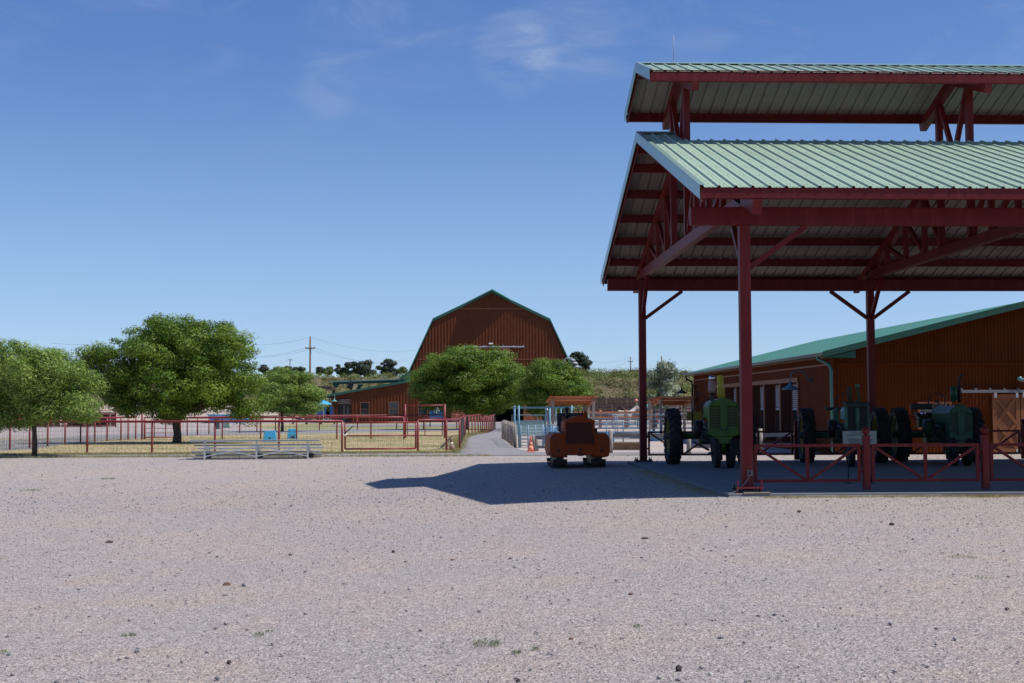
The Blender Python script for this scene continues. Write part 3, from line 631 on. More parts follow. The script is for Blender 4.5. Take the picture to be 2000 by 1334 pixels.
def tractor(name, label, loc, style, paint, rimm, rz=0):
    t = thing('tractor', label, 'tractor', loc, 'old row-crop tractors parked on the slab', rz=rz)
    RR, RF = .775, .39; fy = -2.45
    wheel(t, -1.02, 0, RR, .33, 22, rimm, -1); wheel(t, 1.02, 0, RR, .33, 22, rimm, 1)
    for s_ in (-1, 1):
        o = wheel(t, s_*.20, fy, RF, .16, 0, rimm, s_); o.rotation_euler.y = s_*R(4)
    B = lambda: MB()
    B().tube((-.95, 0, RR), (.95, 0, RR), .085, 12).build('rear_axle', paint, t, local=True)
    B().box((0, .02, RR+.02), (.62, .55, .50)).box((0, -.50, RR+.08), (.46, .55, .50)).build('transmission', paint, t, local=True, bevel=.05)
    b = B().box((0, -1.35, .92), (.44, 1.25, .42)).box((0, -1.3, .66), (.36, 1.15, .14)); 
    for k in range(4): b.tube((-.23, -1.8+.28*k, .80), (-.33, -1.8+.28*k, .95), .045, 8); b.tube((.22, -1.8+.28*k, 1.0), (.32, -1.8+.28*k, .92), .045, 8)
    b.path([(-.3, -1.85, 1.0), (-.36, -1.5, 1.05), (-.3, -1.1, .98)], .045, 8); b.path([(.3, -1.85, 1.0), (.36, -1.5, 1.05), (.3, -1.1, .98)], .045, 8)
    b.box((-.30, -.95, .82), (.14, .20, .26)).box((.3, -1.0, .75), (.14, .3, .2)).tube((-.2, -1.5, .64), (-.42, -1.5, .72), .06, 10)
    for k in range(5): b.path([(-.25, -1.7+.2*k, 1.14), (-.31, -1.65+.2*k, 1.0), (-.27, -1.6+.22*k, .72)], .012, 5); b.path([(.25, -1.7+.2*k, 1.14), (.31, -1.65+.2*k, 1.0), (.27, -1.6+.22*k, .72)], .012, 5)
    b.build('engine', IRON, t, local=True, bevel=.012)
    for s_ in (-1, 1): B().bar((s_*.20, -.6, .80), (s_*.17, fy+.1, .72), .05, .12).build('frame_rail', paint, t, local=True)
    B().lathe([(.0, -.50), (.24, -.50), (.25, -.48), (.25, -.30), (.22, -.28), (0, -.28)], (0, -.72, .98), 'x', 24).build('flywheel_cover', paint if style == 'C' else BLACK, t, local=True)
    B().lathe([(.0, .30), (.16, .30), (.17, .32), (.17, .44), (.15, .46), (0, .46)], (0, -.72, .95), 'x', 24).build('belt_pulley', IRON, t, local=True)
    B().path([(0, fy+.02, .95), (0, fy, .62), (0, fy-.01, .40)], [.12, .09, .075], 12).tube((-.22, fy, .385), (.22, fy, .385), .04, 8).build('front_pedestal', paint, t, local=True)
    def wheel_ring(c, r, tilt):
        b = B(); N = 28; c = Vector(c); pts = []
        ax = Matrix.Rotation(tilt, 3, 'X')
        for k in range(N+1): a = 2*PI*k/N; pts.append(c+ax@Vector((r*cos(a), 0, r*sin(a))))
        b.path(pts, .016, 6, cap=False)
        for k in range(3): a = PI/2+2*PI*k/3; b.tube(c, c+ax@Vector((r*cos(a), 0, r*sin(a))), .009, 5)
        b.lathe([(0, -.02), (.035, -.02), (.035, .02), (0, .02)], tuple(c), 'y', 10); return b
    zs = 1.74
    if style in 'BC':
        wheel_ring((-.02, -.30, 1.72), .235, R(18)).build('steering_wheel', BLACK, t, local=True)
        B().path([(-.02, -.30, 1.72), (0, -.75, 1.55), (0, -1.4, 1.45)], .017, 6).build('steering_shaft', paint, t, local=True)
    if style == 'A':
        wheel_ring((0, -.1, 1.60), .22, R(25)).build('steering_wheel', BLACK, t, local=True)
        B().tube((0, -.1, 1.6), (0, -.7, 1.5), .018, 6).build('steering_shaft', IRON, t, local=True)
    def grille(x0, x1, z0, z1, y):                   # dark slots between proud louvres
        B().box(((x0+x1)/2, y+.03, (z0+z1)/2), (x1-x0, .02, z1-z0)).build('radiator_core', BLACK, t, local=True)
        n = 9; h = (z1-z0)/n
        me = B().box((0, 0, 0), (x1-x0, .045, h*.40)).mesh('louvre', paint)
        for k in range(n+1):
            o = bpy.data.objects.new('louvre', me); COL.objects.link(o); o.parent = t; o.location = ((x0+x1)/2, y-.012, z0+h*k)
    if style in 'AC':
        wd, zt, zb, hl_ = (.76, 1.80, .98, 1.15) if style == 'A' else (.60, 1.60, .84, 1.9); yf = fy-.12
        # hood: domed cross section running back from the cowl
        prof = [(-wd/2+.02, zt-.50), (-wd/2+.02, zt-.19), (-wd/2+.09, zt-.07), (-.12, zt-.015), (0, zt), (.12, zt-.015), (wd/2-.09, zt-.07), (wd/2-.02, zt-.19), (wd/2-.02, zt-.50)]
        B().prism([(x_*.5, z_-.02) for x_, z_ in prof], yf+hl_-.05, -.50, 'y').build('fuel_tank', paint, t, local=True, bevel=.02)
        B().prism(prof, yf+.06, yf+hl_, 'y').build('hood', paint, t, local=True, bevel=.02)
        # cowl: side cheeks, centre rib, peaked top
        top = [(-wd/2, zt-.17), (-wd/2+.05, zt-.09), (-.11, zt+.0), (0, zt+.035), (.11, zt+.0), (wd/2-.05, zt-.09), (wd/2, zt-.17), (wd/2, zt-.2), (-wd/2, zt-.2)]
        B().prism(top, yf-.02, yf+.32, 'y').build('cowl_top', paint, t, local=True, bevel=.015)
        cen = B(); cen.prism([(-.10, zt-.15), (.10, zt-.15), (.075, zb-.02), (-.075, zb-.02)], yf-.05, yf+.05, 'y'); cen.build('centre_rib', paint, t, local=True, bevel=.012)
        for s_ in (-1, 1):
            B().box((s_*(wd/2-.015), yf+.14, (zt-.19+zb)/2), (.03, .30, zt-.19-zb)).build('side_cheek', paint, t, local=True, bevel=.008)
            xa, xb = sorted((s_*.08, s_*(wd/2-.028))); grille(xa, xb, zb+.09, zt-.25, yf+.0)
        B().prism([(-wd/2, zb+.07), (wd/2, zb+.07), (wd/2, zb-.10), (wd/2-.1, zb-.16), (-wd/2+.1, zb-.16), (-wd/2, zb-.10)], yf-.015, yf+.2, 'y').build('lower_cowl', paint, t, local=True, bevel=.01)
        B().prism([(-.23, zb-.15), (.23, zb-.15), (.20, zb-.36), (-.20, zb-.36)], yf+.0, yf+.3, 'y').build('front_bolster', paint, t, local=True, bevel=.02)
        b = B(); 
        for s_ in (-1, 1): MB().lathe([(.03, -.03), (.03, .0), (0, .0)], (s_*.07, yf-.06, zb+.03), 'y', 10).build('bolt', BLACK, t, local=True)
    if style == 'A':
        b = B().path([(.10, -1.55, 1.70), (.10, -1.55, 1.86), (.10, -1.55, 1.88), (.09, -1.55, 2.12), (.08, -1.55, 2.42), (.08, -1.55, 2.44)], [.07, .07, .115, .095, .075, .045], 14)
        for k in range(9): b.lathe([(.083, 0), (.092, .008), (.083, .016)], (.085, -1.55, 2.13+.033*k), n=12)
        b.build('exhaust_stack', PIPEY, t, local=True)
        b = B().tube((-.20, -1.9, 1.65), (-.20, -1.9, 1.98), .045, 10); b.build('intake_pipe', BLACK, t, local=True)
        p = B().lathe([(.0, 1.96), (.09, 1.97), (.10, 2.02), (.095, 2.26), (.07, 2.29), (0, 2.29)], (-.20, -1.9, 0), n=16).build('precleaner_bowl', PINKM, t, local=True)
        B().lathe([(.0, 2.29), (.05, 2.29), (.075, 2.32), (.075, 2.38), (.05, 2.42), (0, 2.43)], (-.20, -1.9, 0), n=16).build('precleaner_cap', CHROME, t, local=True)
        B().box((-.42, -.10, 1.33), (.42, .16, .24)).build('tool_box', YEL, t, local=True, bevel=.02)
        B().lathe([(0, 1.22), (.2, 1.22), (.26, 1.28), (.25, 1.30), (0, 1.27)], (0, .35, 0), n=16).build('seat', YEL, t, local=True)
        B().path([(-.55, -.7, 1.1), (-.6, -1.0, 1.5), (-.45, -1.4, 1.62)], .02, 6).path([(-.3, -1.9, 1.78), (-.5, -1.7, 1.95), (-.65, -1.3, 1.8), (-.6, -.9, 1.5)], .012, 6).build('hose', BLACK, t, local=True)
        B().bar((-.45, .0, .62), (-.30, -1.9, .45), .05, .05).bar((.45, .0, .62), (.30, -1.9, .45), .05, .05).build('drawbar', IRON, t, local=True)
    if style == 'C':
        B().path([(.06, -1.75, 1.70), (.06, -1.75, 1.74), (.06, -1.75, 1.75), (.06, -1.75, 2.12), (.06, -1.75, 2.13)], [.04, .04, .095, .095, .04], 14).build('muffler', GRN3, t, local=True)
        B().path([(.20, -1.75, 1.68), (.20, -1.75, 2.35), (.26, -1.78, 2.42), (.27, -1.80, 2.45)], [.04, .032, .03, .04], 10).build('exhaust_pipe', BLACK, t, local=True)
        B().box((-.35, .10, 1.58), (.62, .09, .17)).build('seat_back', BLACK, t, local=True, bevel=.03)
        B().box((-.30, -.05, 1.36), (.52, .42, .10)).build('seat_cushion', BLACK, t, local=True, bevel=.03)
        B().box((-.28, .03, 1.15), (.42, .34, .32)).build('seat_box', GRN3, t, local=True, bevel=.02)
        for s_ in (-1, 1): B().lathe([(.05, .06), (.075, .0), (.08, -.02), (.07, -.035), (0, -.05)], (s_*.38-.05, -.35, 1.38), 'y', 16).build('headlight', CHROME, t, local=True)
        B().path([(-.62, .1, 1.5), (-.60, .0, 1.25), (-.5, -.1, 1.2)], .013, 6).path([(-.38, -.33, 1.38), (-.3, -.3, 1.2)], .015, 6).build('bracket', BLACK, t, local=True)
    if style == 'B':
        b = B(); b.box((0, fy+.05, 1.30), (.50, .10, .50)); b.build('radiator_core', BLACK, t, local=True)
        b = B(); 
        for k in range(14): b.box((-.22+.034*k, fy-.01, 1.30), (.008, .02, .48))
        b.build('radiator_fins', IRON, t, local=True)
        for s_ in (-1, 1): B().box((s_*.285, fy+.04, 1.30), (.07, .16, .60)).build('side_frame', GRN2, t, local=True, bevel=.015)
        B().lathe([(.0, -.33), (.085, -.32), (.10, -.26), (.10, .26), (.085, .32), (0, .33)], (0, fy+.05, 1.62), 'x', 14).build('radiator_tank', IRON, t, local=True)
        B().lathe([(.05, 1.70), (.055, 1.75), (.0, 1.76)], (0, fy+.05, 0), n=12).build('radiator_cap', IRON, t, local=True)
        B().path([(0, fy-.06, 1.55), (0, fy-.05, .80)], .055, 12).build('steering_post', GRN2, t, local=True)
        B().prism([(-.21, 1.22), (-.21, 1.50), (-.13, 1.58), (.13, 1.58), (.21, 1.50), (.21, 1.22)], fy+.45, -.95, 'y').build('fuel_tank', mat('teal_tank_paint', (.14, .33, .30), .45, var=.1), t, local=True, bevel=.02)
        B().path([(-.14, fy+.30, 1.55), (-.14, fy+.30, 2.10), (-.14, fy+.30, 2.12)], [.06, .058, .05], 12).build('air_stack', mat('rusty_dark_stack', (.05, .04, .03), .7, var=.4), t, local=True)
        B().path([(.12, fy+.25, 1.55), (.06, fy+.25, 2.10), (.06, fy+.25, 2.11), (.06, fy+.25, 2.17), (.06, fy+.25, 2.18)], [.035, .04, .065, .065, .04], 12).build('exhaust_stack', GRN2, t, local=True)
        B().prism([(-.30, 1.02), (-.34, 1.5), (-.22, 1.54), (-.14, 1.04)], -.55, -.30, 'y').build('dash_support', GRN2, t, local=True, bevel=.02)
        B().path([(-.03, .35, 1.05), (-.12, .42, 1.3), (-.2, .3, 1.48)], .03, 8).build('seat_spring', IRON, t, local=True)
        B().lathe([(0, 1.48), (.18, 1.48), (.25, 1.55), (.24, 1.57), (0, 1.51)], (-.25, .15, 0), n=18).build('seat', IRON, t, local=True)
    return t
tractor('tractor', 'bright green old tractor with yellow wheels and yellow exhaust stack', (6.98, 35.7, ZS), 'A', GRN, YEL, R(-2.5))
YEL2 = mat('orange_yellow_wheel_paint', (.34, .19, .015), .5, var=.15, dirt=(.25, .12, .03), dscale=5)
YEL3 = mat('olive_yellow_wheel_paint', (.20, .19, .035), .5, var=.15, dirt=(.18, .16, .05), dscale=5)
tractor('tractor', 'faded pale green open-radiator tractor with two thin stacks, behind the warning sign', (10.88, 36.05, ZS), 'B', GRN2, YEL2, R(-8))
tractor('tractor', 'deep green tractor with black seat cushion and round headlight, rightmost of the three', (13.6, 36.2, ZS), 'C', GRN3, YEL3, R(-6))

# ------------------------------------------------------------------ orange crawler tractor in the pavilion's shade
c0 = gp(1132, 914); t = thing('crawler_tractor', 'rusty orange crawler tractor with lattice grille parked in the pavilion shade', 'crawler tractor', c0)
B = lambda: MB()
for s_ in (-1, 1):
    x = s_*.535
    b = B(); pr = [(y_, z_) for y_, z_ in ((.12, .10), (.02, .26), (.08, .45), (.3, .54), (2.3, .54), (2.55, .42), (2.6, .2), (2.45, .06), (.3, .03))]
    b.prism([(y_, z_) for y_, z_ in pr], x-.10, x+.10, 'x'); tk = b.build('track_frame', BLACK, t, local=True, bevel=.02)
    n = len(pr); pts = []
    for i in range(n):
        p, q = Vector(pr[i]), Vector(pr[(i+1) % n]); k = max(1, round((q-p).length/.155))
        pts += [p+(q-p)*j/k for j in range(k)]
    sh = MB().box((0, 0, 0), (.40, .135, .025)).box((0, -.05, .03), (.40, .014, .055)).mesh('track_shoe', TRACK)
    cen = Vector((1.3, .28))
    for i, p in enumerate(pts):
        q = pts[(i+1) % len(pts)]; md = (p+q)/2; d = q-p; o = bpy.data.objects.new('track_shoe', sh); COL.objects.link(o); o.parent = t
        o.location = (x, md.x, md.y); 
        a = math.atan2(d.y, d.x); nr = Vector((-d.y, d.x)); 
        if nr.dot(md-cen) < 0: a += PI
        o.rotation_euler = (a, 0, 0)
    # fuel tanks / fenders with rounded outer shoulder
    xi, xo = s_*.36, s_*.825
    b = B(); poly = [(xi, .30), (xi, .95), (xi+s_*.36, .955), (xo-s_*.07, .92), (xo, .83), (xo+s_*.01, .45), (xo-s_*.03, .31)]
    b.prism(poly, -.12, 1.9, 'y'); b.build('fender', ORANGE, t, local=True, bevel=.03)
B().box((0, .75, .62), (.70, 1.3, .5)).build('engine_block', TRACK, t, local=True)
b = B(); b.prism([(-.40, .36), (.40, .36), (.40, .62), (-.40, .62)], -.14, -.02, 'y'); b.build('lower_panel', ORANGE, t, local=True, bevel=.01)
b = B().box((.0, -.15, .47), (.012, .02, .2)).box((0, -.155, .52), (.08, .02, .08)); b.build('crank_guard', TRACK, t, local=True)
b = B(); 
for s_ in (-1, 1): b.box((s_*.385, -.06, .97), (.05, .12, .70))
b.box((0, -.06, .645), (.72, .11, .05)); b.prism([(-.43, 1.29), (-.40, 1.30), (-.06, 1.44), (.06, 1.44), (.40, 1.30), (.43, 1.29), (.41, 1.25), (-.41, 1.25)], -.13, 0.02, 'y')
b.prism([(-.36, 1.33), (-.06, 1.45), (.06, 1.45), (.36, 1.33), (.3, 1.25), (-.3, 1.25)], -.135, -.1, 'y'); b.build('radiator_shell', ORANGE, t, local=True, bevel=.008)
B().box((0, -.02, .96), (.72, .04, .60)).build('radiator_core', BLACK, t, local=True)
b = B(); st = .062; x0, x1, z0, z1 = -.36, .36, .67, 1.26
for sg in (1, -1):
    c = -1.6
    while c < 2.6:
        # line z = z0 + sg*(x-x0)*1.25 + c
        pts = []
        for x in (x0, x1):
            z = .97+sg*x*1.2+(c-.5)
            if z0 <= z <= z1: pts.append((x, z))
        for z in (z0, z1):
            x = (z-.97-(c-.5))/(sg*1.2)
            if x0 < x < x1: pts.append((x, z))
        if len(pts) >= 2: b.bar((pts[0][0], -.085+.004*sg, pts[0][1]), (pts[1][0], -.085+.004*sg, pts[1][1]), .008, .017, up=(0, 1, 0))
        c += st*1.35
b.build('lattice_grille', ORANGE, t, local=True)
B().prism([(-.42, 1.0), (-.42, 1.27), (-.05, 1.43), (.05, 1.43), (.42, 1.27), (.42, 1.0)], 0.03, 1.15, 'y').build('hood', ORANGE, t, local=True, bevel=.015)
b = B(); 
for k in range(6):
    for j in range(4): b.box((-.425, .12+.1*k, .78+.1*j), (.01, .05, .05))
b.build('side_louvre', BLACK, t, local=True)
b = B().tube((-.30, .55, 1.35), (-.30, .55, 1.66), .05, 10); b.lathe([(.055, 1.62), (.062, 1.63), (.062, 1.67), (.03, 1.68)], (-.30, .55, 0), n=12); b.build('exhaust_stack', BLACK, t, local=True)
b = B().box((.30, 1.35, 1.42), (.12, .16, .20)).lathe([(.0, 1.50), (.05, 1.50), (.05, 1.56), (0, 1.57)], (.30, 1.35, 0), n=10); b.build('fuel_cap_box', ORANGE, t, local=True, bevel=.02)
b = B(); 
for x in (-.36, -.2, -.05, .1, .22): b.path([(x, 1.55, 1.0), (x+.02, 1.5, 1.4), (x, 1.42, 1.56+.03*sin(x*20))], .016, 6); b.lathe([(0, -.03), (.03, 0), (0, .03)], (x, 1.42, 1.59+.03*sin(x*20)), n=8)
b.build('control_lever', TRACK, t, local=True)
B().box((0, 2.0, 1.05), (.9, .5, .16)).box((0, 2.25, 1.30), (.9, .10, .42)).build('seat', BLACK, t, local=True, bevel=.03)
B().box((0, 1.45, 1.12), (.7, .2, .55)).build('dash_panel', ORANGE, t, local=True, bevel=.02)
B().box((0, 2.0, .68), (.74, 1.0, .6)).build('gearbox', TRACK, t, local=True)
B().box((.47, .3, 1.02), (.1, .18, .12)).build('tool_box', TRACK, t, local=True)
B().path([(-.06, -.15, .38), (-.06, -.28, .36), (0, -.33, .36), (.06, -.28, .36), (.06, -.15, .38)], .022, 8).build('tow_hook', TRACK, t, local=True)
for s_ in (-1, 1):
    B().lathe([(0, -.09), (.20, -.09), (.23, -.05), (.23, .05), (.20, .09), (0, .09)], (s_*.535, .33, .29), 'x', 22).build('idler_wheel', TRACK, t, local=True)
    B().lathe([(.0, -.02), (.035, -.015), (.035, .0)], (s_*.60+.0, -.13, .48), 'y', 12).build('plug', TRACK, t, local=True)
    B().bar((s_*.365, -.128, .32), (s_*.365, -.128, .94), .012, .02).build('seam_strip', TRACK, t, local=True)
B().path([(.18, .2, 1.36), (.30, .1, 1.34), (.42, .15, 1.22), (.44, .3, 1.05)], .02, 6).build('hose', BLACK, t, local=True)
B().lathe([(.0, 1.46), (.06, 1.46), (.06, 1.50), (0, 1.51)], (0, .12, 0), n=14).build('radiator_cap', TRACK, t, local=True)

# ------------------------------------------------------------------ aluminium bleacher
pa, pb = gp(399.5, 899), gp(601, 902.5); ux = (pb-pa).normalized(); uy = Vector((-ux.y, ux.x, 0)); yaw_b = math.atan2(ux.y, ux.x)
Lb = (pb-pa).length; t = thing('bleacher', 'low aluminium three-row bleacher seen from behind, in front of the red fence', 'bleacher', (pa+pb)/2, rz=yaw_b)
B = lambda: MB()
hl = Lb/2
ps = B().box((0, 0, .001), (1, .25, .035)).box((0, .12, -.012), (1, .01, .045)).box((0, -.12, -.012), (1, .01, .045)).mesh('plank', ALU)
for nm, yy, zz, sh_ in (('seat_plank', .04, .62, -.05), ('seat_plank', .62, .46, -.0), ('seat_plank', 1.2, .34, .05), ('foot_plank', .34, .25, -.02), ('foot_plank', .92, .13, .03)):
    o = bpy.data.objects.new(nm, ps); COL.objects.link(o); o.parent = t; o.location = (sh_, yy, zz); o.scale = (Lb+.85, 1, 1)
for x in (-hl, 0, hl):
    b = B().box((x, .0, .31), (.05, .05, .58)).bar((x, -.05, .03), (x, 1.35, .03), .05, .05).box((x, .62, .23), (.045, .045, .42)).box((x, 1.2, .17), (.045, .045, .30))
    b.bar((x, 0, .22), (x, .5, .22), .04, .04).bar((x, .5, .10), (x, 1.1, .10), .04, .04); b.build('leg_frame', ALU, t, local=True)
    B().box((x+.10, .30, .11), (.16, .12, .14)).build('foot_block', BLACK, t, local=True)
for k in (-1, 1):
    x0, x1 = sorted((0, k*hl))
    b = B().bar((x0, -.035, .44), (x1, -.035, .10), .012, .035).bar((x0, -.05, .10), (x1, -.05, .44), .012, .035); b.build('cross_brace', ALU, t, local=True)

# ------------------------------------------------------------------ pipe fences
def pipe_fence(name, label, posts, h, m, pr=.038, rr=.042, rails=(1.,), wire=None, cat='fence', group=None, tops=None, wirer=.0028, post_h=None, square=False):
    posts = [Vector(p) for p in posts]; c = posts[len(posts)//2]; t = thing(name, label, cat, (c.x, c.y, c.z), group)
    H_ = [tops[i] if tops else h for i in range(len(posts))]
    if square:
        me = None
    me = MB().tube((0, 0, -.1), (0, 0, 1), pr, 8).mesh('post', m)
    for p, hh in zip(posts, H_):
        o = bpy.data.objects.new('post', me); COL.objects.link(o); o.parent = t; o.location = p-c; o.scale = (1, 1, (post_h or hh))
    for f in rails:
        pts = [p+Vector((0, 0, hh*f)) for p, hh in zip(posts, H_)]
        b = MB()
        b.path(pts, rr, 8); b.build('rail', m, t)
    if wire:
        b = MB(); dv, dh = wire
        for p, q, h0, h1 in zip(posts, posts[1:], H_, H_[1:]):
            n = max(1, round((q-p).length/dv)); ln = (q-p).length
            for i in range(n):
                r = p+(q-p)*(i+.5)/n; hh = h0+(h1-h0)*(i+.5)/n; b.path([(r.x, r.y, r.z+.03), (r.x+.004*mnoise.noise(r*3), r.y, r.z+hh*.97)], wirer, 3, cap=False, smooth=False)
            k = int(h*.95/dh)
            for j in range(k+1):
                z = .04+j*dh*(h*.93/(k*dh)); b.path([(p.x, p.y, p.z+z), (q.x, q.y, q.z+z)], wirer, 3, cap=False, smooth=False)
        b.build('wire_mesh', WIREM, t)
    return t
fy_ = lambda px, py: gp(px, py)
pipe_fence('pipe_fence', 'front red pipe fence with wire mesh behind the bleacher and left tree', [gp(-190, 886), gp(-60, 886), gp(64, 886), gp(170, 886), gp(296.6, 886), gp(419.5, 886), gp(544.7, 886), gp(668, 886)], 1.19, FRED, wire=(.155, .145))
# gate with brace between px 672 and 812
a_, b_ = gp(674, 882), gp(812, 881); c = (a_+b_)/2; t = thing('pipe_gate', 'wide red pipe gate with mid rail, chained beside the bleacher', 'gate', c)
u = (b_-a_).normalized(); b = MB()
za, zm, zb_ = 1.10, .60, .10
for z in (za, zb_): b.path([a_+Vector((0, 0, z)), b_+Vector((0, 0, z))], .034, 8)
b.path([a_+Vector((0, 0, zb_)), a_+Vector((0, 0, za))], .034, 8).path([b_+Vector((0, 0, zb_)), b_+Vector((0, 0, za))], .034, 8); b.build('frame', FRED, t)
MB().path([a_+Vector((0, 0, zm)), b_+Vector((0, 0, zm))], .028, 8).build('middle_rail', FRED, t)
MB().path([a_-u*.1+Vector((0, -.05, .62)), a_+u*.32+Vector((0, -.05, .98))], .022, 6).build('latch_arm', BLACK, t)
MB().path([a_-u*.14+Vector((0, -.07, .72)), a_-u*.05+Vector((0, -.09, .66)), a_+u*.02+Vector((0, -.07, .60)), a_+u*.08+Vector((0, -.07, .70))], .022, 6).build('chain', WHITE, t)
b = MB(); n = int((b_-a_).length/.155)
for i in range(1, n): p = a_+(b_-a_)*i/n; b.path([p+Vector((0, 0, zb_)), p+Vector((0, 0, za))], .0028, 3, cap=False, smooth=False)
for j in range(1, 7): b.path([a_+Vector((0, 0, zb_+j*.145)), b_+Vector((0, 0, zb_+j*.145))], .0028, 3, cap=False, smooth=False)
b.build('wire_mesh', WIREM, t)
pipe_fence('pipe_fence', 'short red pipe fence beside the gate ending at the dirty cone', [gp(816, 884), gp(872, 881), gp(897.5, 877)], 1.20, FRED, wire=(.155, .145))
pipe_fence('pipe_fence', 'long red pipe fence following the asphalt path back to the barn', [gp(*q) for q in ((897.8, 876.5), (906.5, 854), (909, 850.5), (915.4, 849.2), (922, 848.2), (928, 847.3), (934, 846.2), (938.7, 845.6), (942.4, 846), (946.6, 846.2), (950.5, 846), (953.9, 845.4), (957, 844.6), (960, 843.2), (963.3, 840.8), (966.8, 838))], 1.18, FRED, wire=(.3, .15), tops=[1.22, 1.18, 1.16, 1.16, 1.17, 1.18, 1.22, 1.2, 1.14, 1.1, 1.08, 1.08, 1.1, 1.12, 1.14, 1.16], wirer=.0035)
pipe_fence('pipe_fence', 'middle red pipe fence across the lawn behind the blue mounting boxes', [gp(*q) for q in ((352, 858.5), (434, 858.3), (509, 858.3), (579, 858.3), (658, 858), (724.6, 858), (788.5, 858))], 1.17, FRED, wire=(.25, .2), wirer=.003)
pipe_fence('pipe_fence', 'curving red pipe fence beside the road at the left edge of the lawn', [gp(*q) for q in ((-120, 890), (-30, 882.5), (19, 879), (57.6, 876.5), (93, 872.3), (126.6, 869.5), (157, 866), (185, 863.5), (209, 862), (236, 860.5), (250, 859.6), (265, 859))], 1.22, FRED, wire=(.2, .15), wirer=.003)
pipe_fence('pipe_fence', 'far red pipe fence curving along the road towards the barn', [gp(*q) for q in ((365.5, 851), (385.8, 850), (408, 848.7), (468, 846.3), (501.7, 844.7), (537.7, 843), (623.7, 841), (698, 840), (774.5, 839), (827, 838.6), (892, 837.6), (950, 836.6))], 1.12, FRED, pr=.04, rr=.04)
a_, b_ = gp(277, 858.5), gp(351, 858); c = (a_+b_)/2; t = thing('pipe_gate', 'red mesh gate beside the big tree trunk', 'gate', c)
b = MB(); 
for p, h_ in ((a_, 1.7), (a_+Vector((.14, 0, 0)), 1.2), (b_, 1.5)): b.path([p-Vector((0, 0, .1)), p+Vector((0, 0, h_))], .05, 8)
b.build('post', FRED, t)
b = MB()
for z in (.12, 1.2): b.path([a_+Vector((.14, 0, z)), b_+Vector((-.1, 0, z))], .03, 6)
for f in (.33, .62): p = a_+(b_-a_)*f; b.path([p+Vector((0, 0, .12)), p+Vector((0, 0, 1.2))], .025, 6)
for f in (.3, .5, .75): b.path([a_+Vector((.14, 0, 1.2*f)), b_+Vector((-.1, 0, 1.2*f))], .015, 5)
b.build('frame', FRED, t)
# tall goal-like arch with a mesh gate under it
a_, b_ = gp(791.5, 856), gp(868.5, 856); t = thing('arch_gate', 'tall red pipe arch with a gate under it on the lawn', 'gate', (a_+b_)/2)
for p in (a_, b_): MB().path([p-Vector((0, 0, .1)), p+Vector((0, 0, 1.87))], .06, 10).build('post', FRED, t)
MB().path([a_+Vector((0, 0, 1.80)), b_+Vector((0, 0, 1.80))], .04, 8).build('crossbar', FRED, t)
b = MB(); 
for z in (.15, 1.12): b.path([a_+Vector((.12, 0, z)), b_+Vector((-.12, 0, z))], .024, 6)
for f in (.06, .5, .94): p = a_+(b_-a_)*f; b.path([p+Vector((0, 0, .15)), p+Vector((0, 0, 1.12))], .024, 6)
for z in (.4, .65, .9): b.path([a_+Vector((.12, 0, z)), b_+Vector((-.12, 0, z))], .008, 4)
b.build('frame', FRED, t)

# ------------------------------------------------------------------ blue mounting boxes, cones, cabinets
def step_box(px, py, w_, h_, d_, label, hole):
    p = gp(px, py); t = thing('mounting_box', label, 'plastic box', p, 'sky blue plastic boxes on the lawn', rz=.12)
    B().prism([(-w_/2, 0), (w_/2, 0), (w_/2*.93, h_*.62), (-w_/2*.93, h_*.62)], 0, d_, 'y').build('lower_block', SBLUE, t, local=True, bevel=.02)
    B().prism([(-w_/2*.88, h_*.62), (w_/2*.88, h_*.62), (w_/2*.82, h_), (-w_/2*.82, h_)], d_*.15 if hole == 'round' else .02, d_, 'y').build('upper_block', SBLUE, t, local=True, bevel=.02)
    if hole == 'round': B().lathe([(0, -.004), (.045, -.003), (.045, .02)], (0, 0, h_*.38), 'y', 12).build('hole', BLACK, t, local=True)
    else: B().box((.02, -.004, h_*.2), (w_*.36, .012, h_*.18)).build('slot', BLACK, t, local=True)
step_box(527, 864, .66, .56, .6, 'stepped sky blue plastic box with round hole, behind the bleacher', 'round')
step_box(571, 857.5, .56, .54, .5, 'sky blue plastic box with dark slot, farther right on the lawn', 'slot')
def cone(px, py, h_, label, body, band, lean=0):
    p = gp(px, py); t = thing('traffic_cone', label, 'cone', p)
    t.rotation_euler = (0, lean, 0)
    B().box((0, 0, .02), (.30*h_/.6, .30*h_/.6, .035)).build('base', body, t, local=True, bevel=.01)
    B().lathe([(.13*h_/.6, .035), (.085*h_/.6, h_*.4)], n=20).lathe([(.065*h_/.6, h_*.62), (.028, h_*.97), (.022, h_), (0, h_)], n=20).build('cone_body', body, t, local=True)
    B().lathe([(.085*h_/.6, h_*.4), (.065*h_/.6, h_*.62)], n=20).build('cone_band', band, t, local=True)
cone(1036.5, 883, .60, 'faded orange traffic cone by the wooden post beside the path', CONEO, mat('faded_cone_band', (.72, .27, .18), .6))
cone(884, 880.5, .54, 'dirty brown and white traffic cone leaning inside the fence corner', CONED, mat('dirty_white_band', (.62, .58, .5), .6), R(-9))
def cabinet(px, py, w_, h_, m, label):
    p = gp(px, py); t = thing('utility_cabinet', label, 'utility cabinet', p)
    B().box((0, 0, h_/2), (w_, .5, h_)).build('housing', m, t, local=True, bevel=.02)
    B().box((0, 0, h_+.015), (w_+.05, .56, .04)).build('lid', m, t, local=True)
    B().box((0, 0, .02), (w_+.25, .8, .05)).build('pad', CONC, t, local=True)
    B().box((w_*.3, -.26, h_*.55), (.03, .03, .12)).build('handle', BLACK, t, local=True)
cabinet(424, 838.5, .42, .82, GREYM, 'dark grey utility cabinet on the gravel under the big tree')
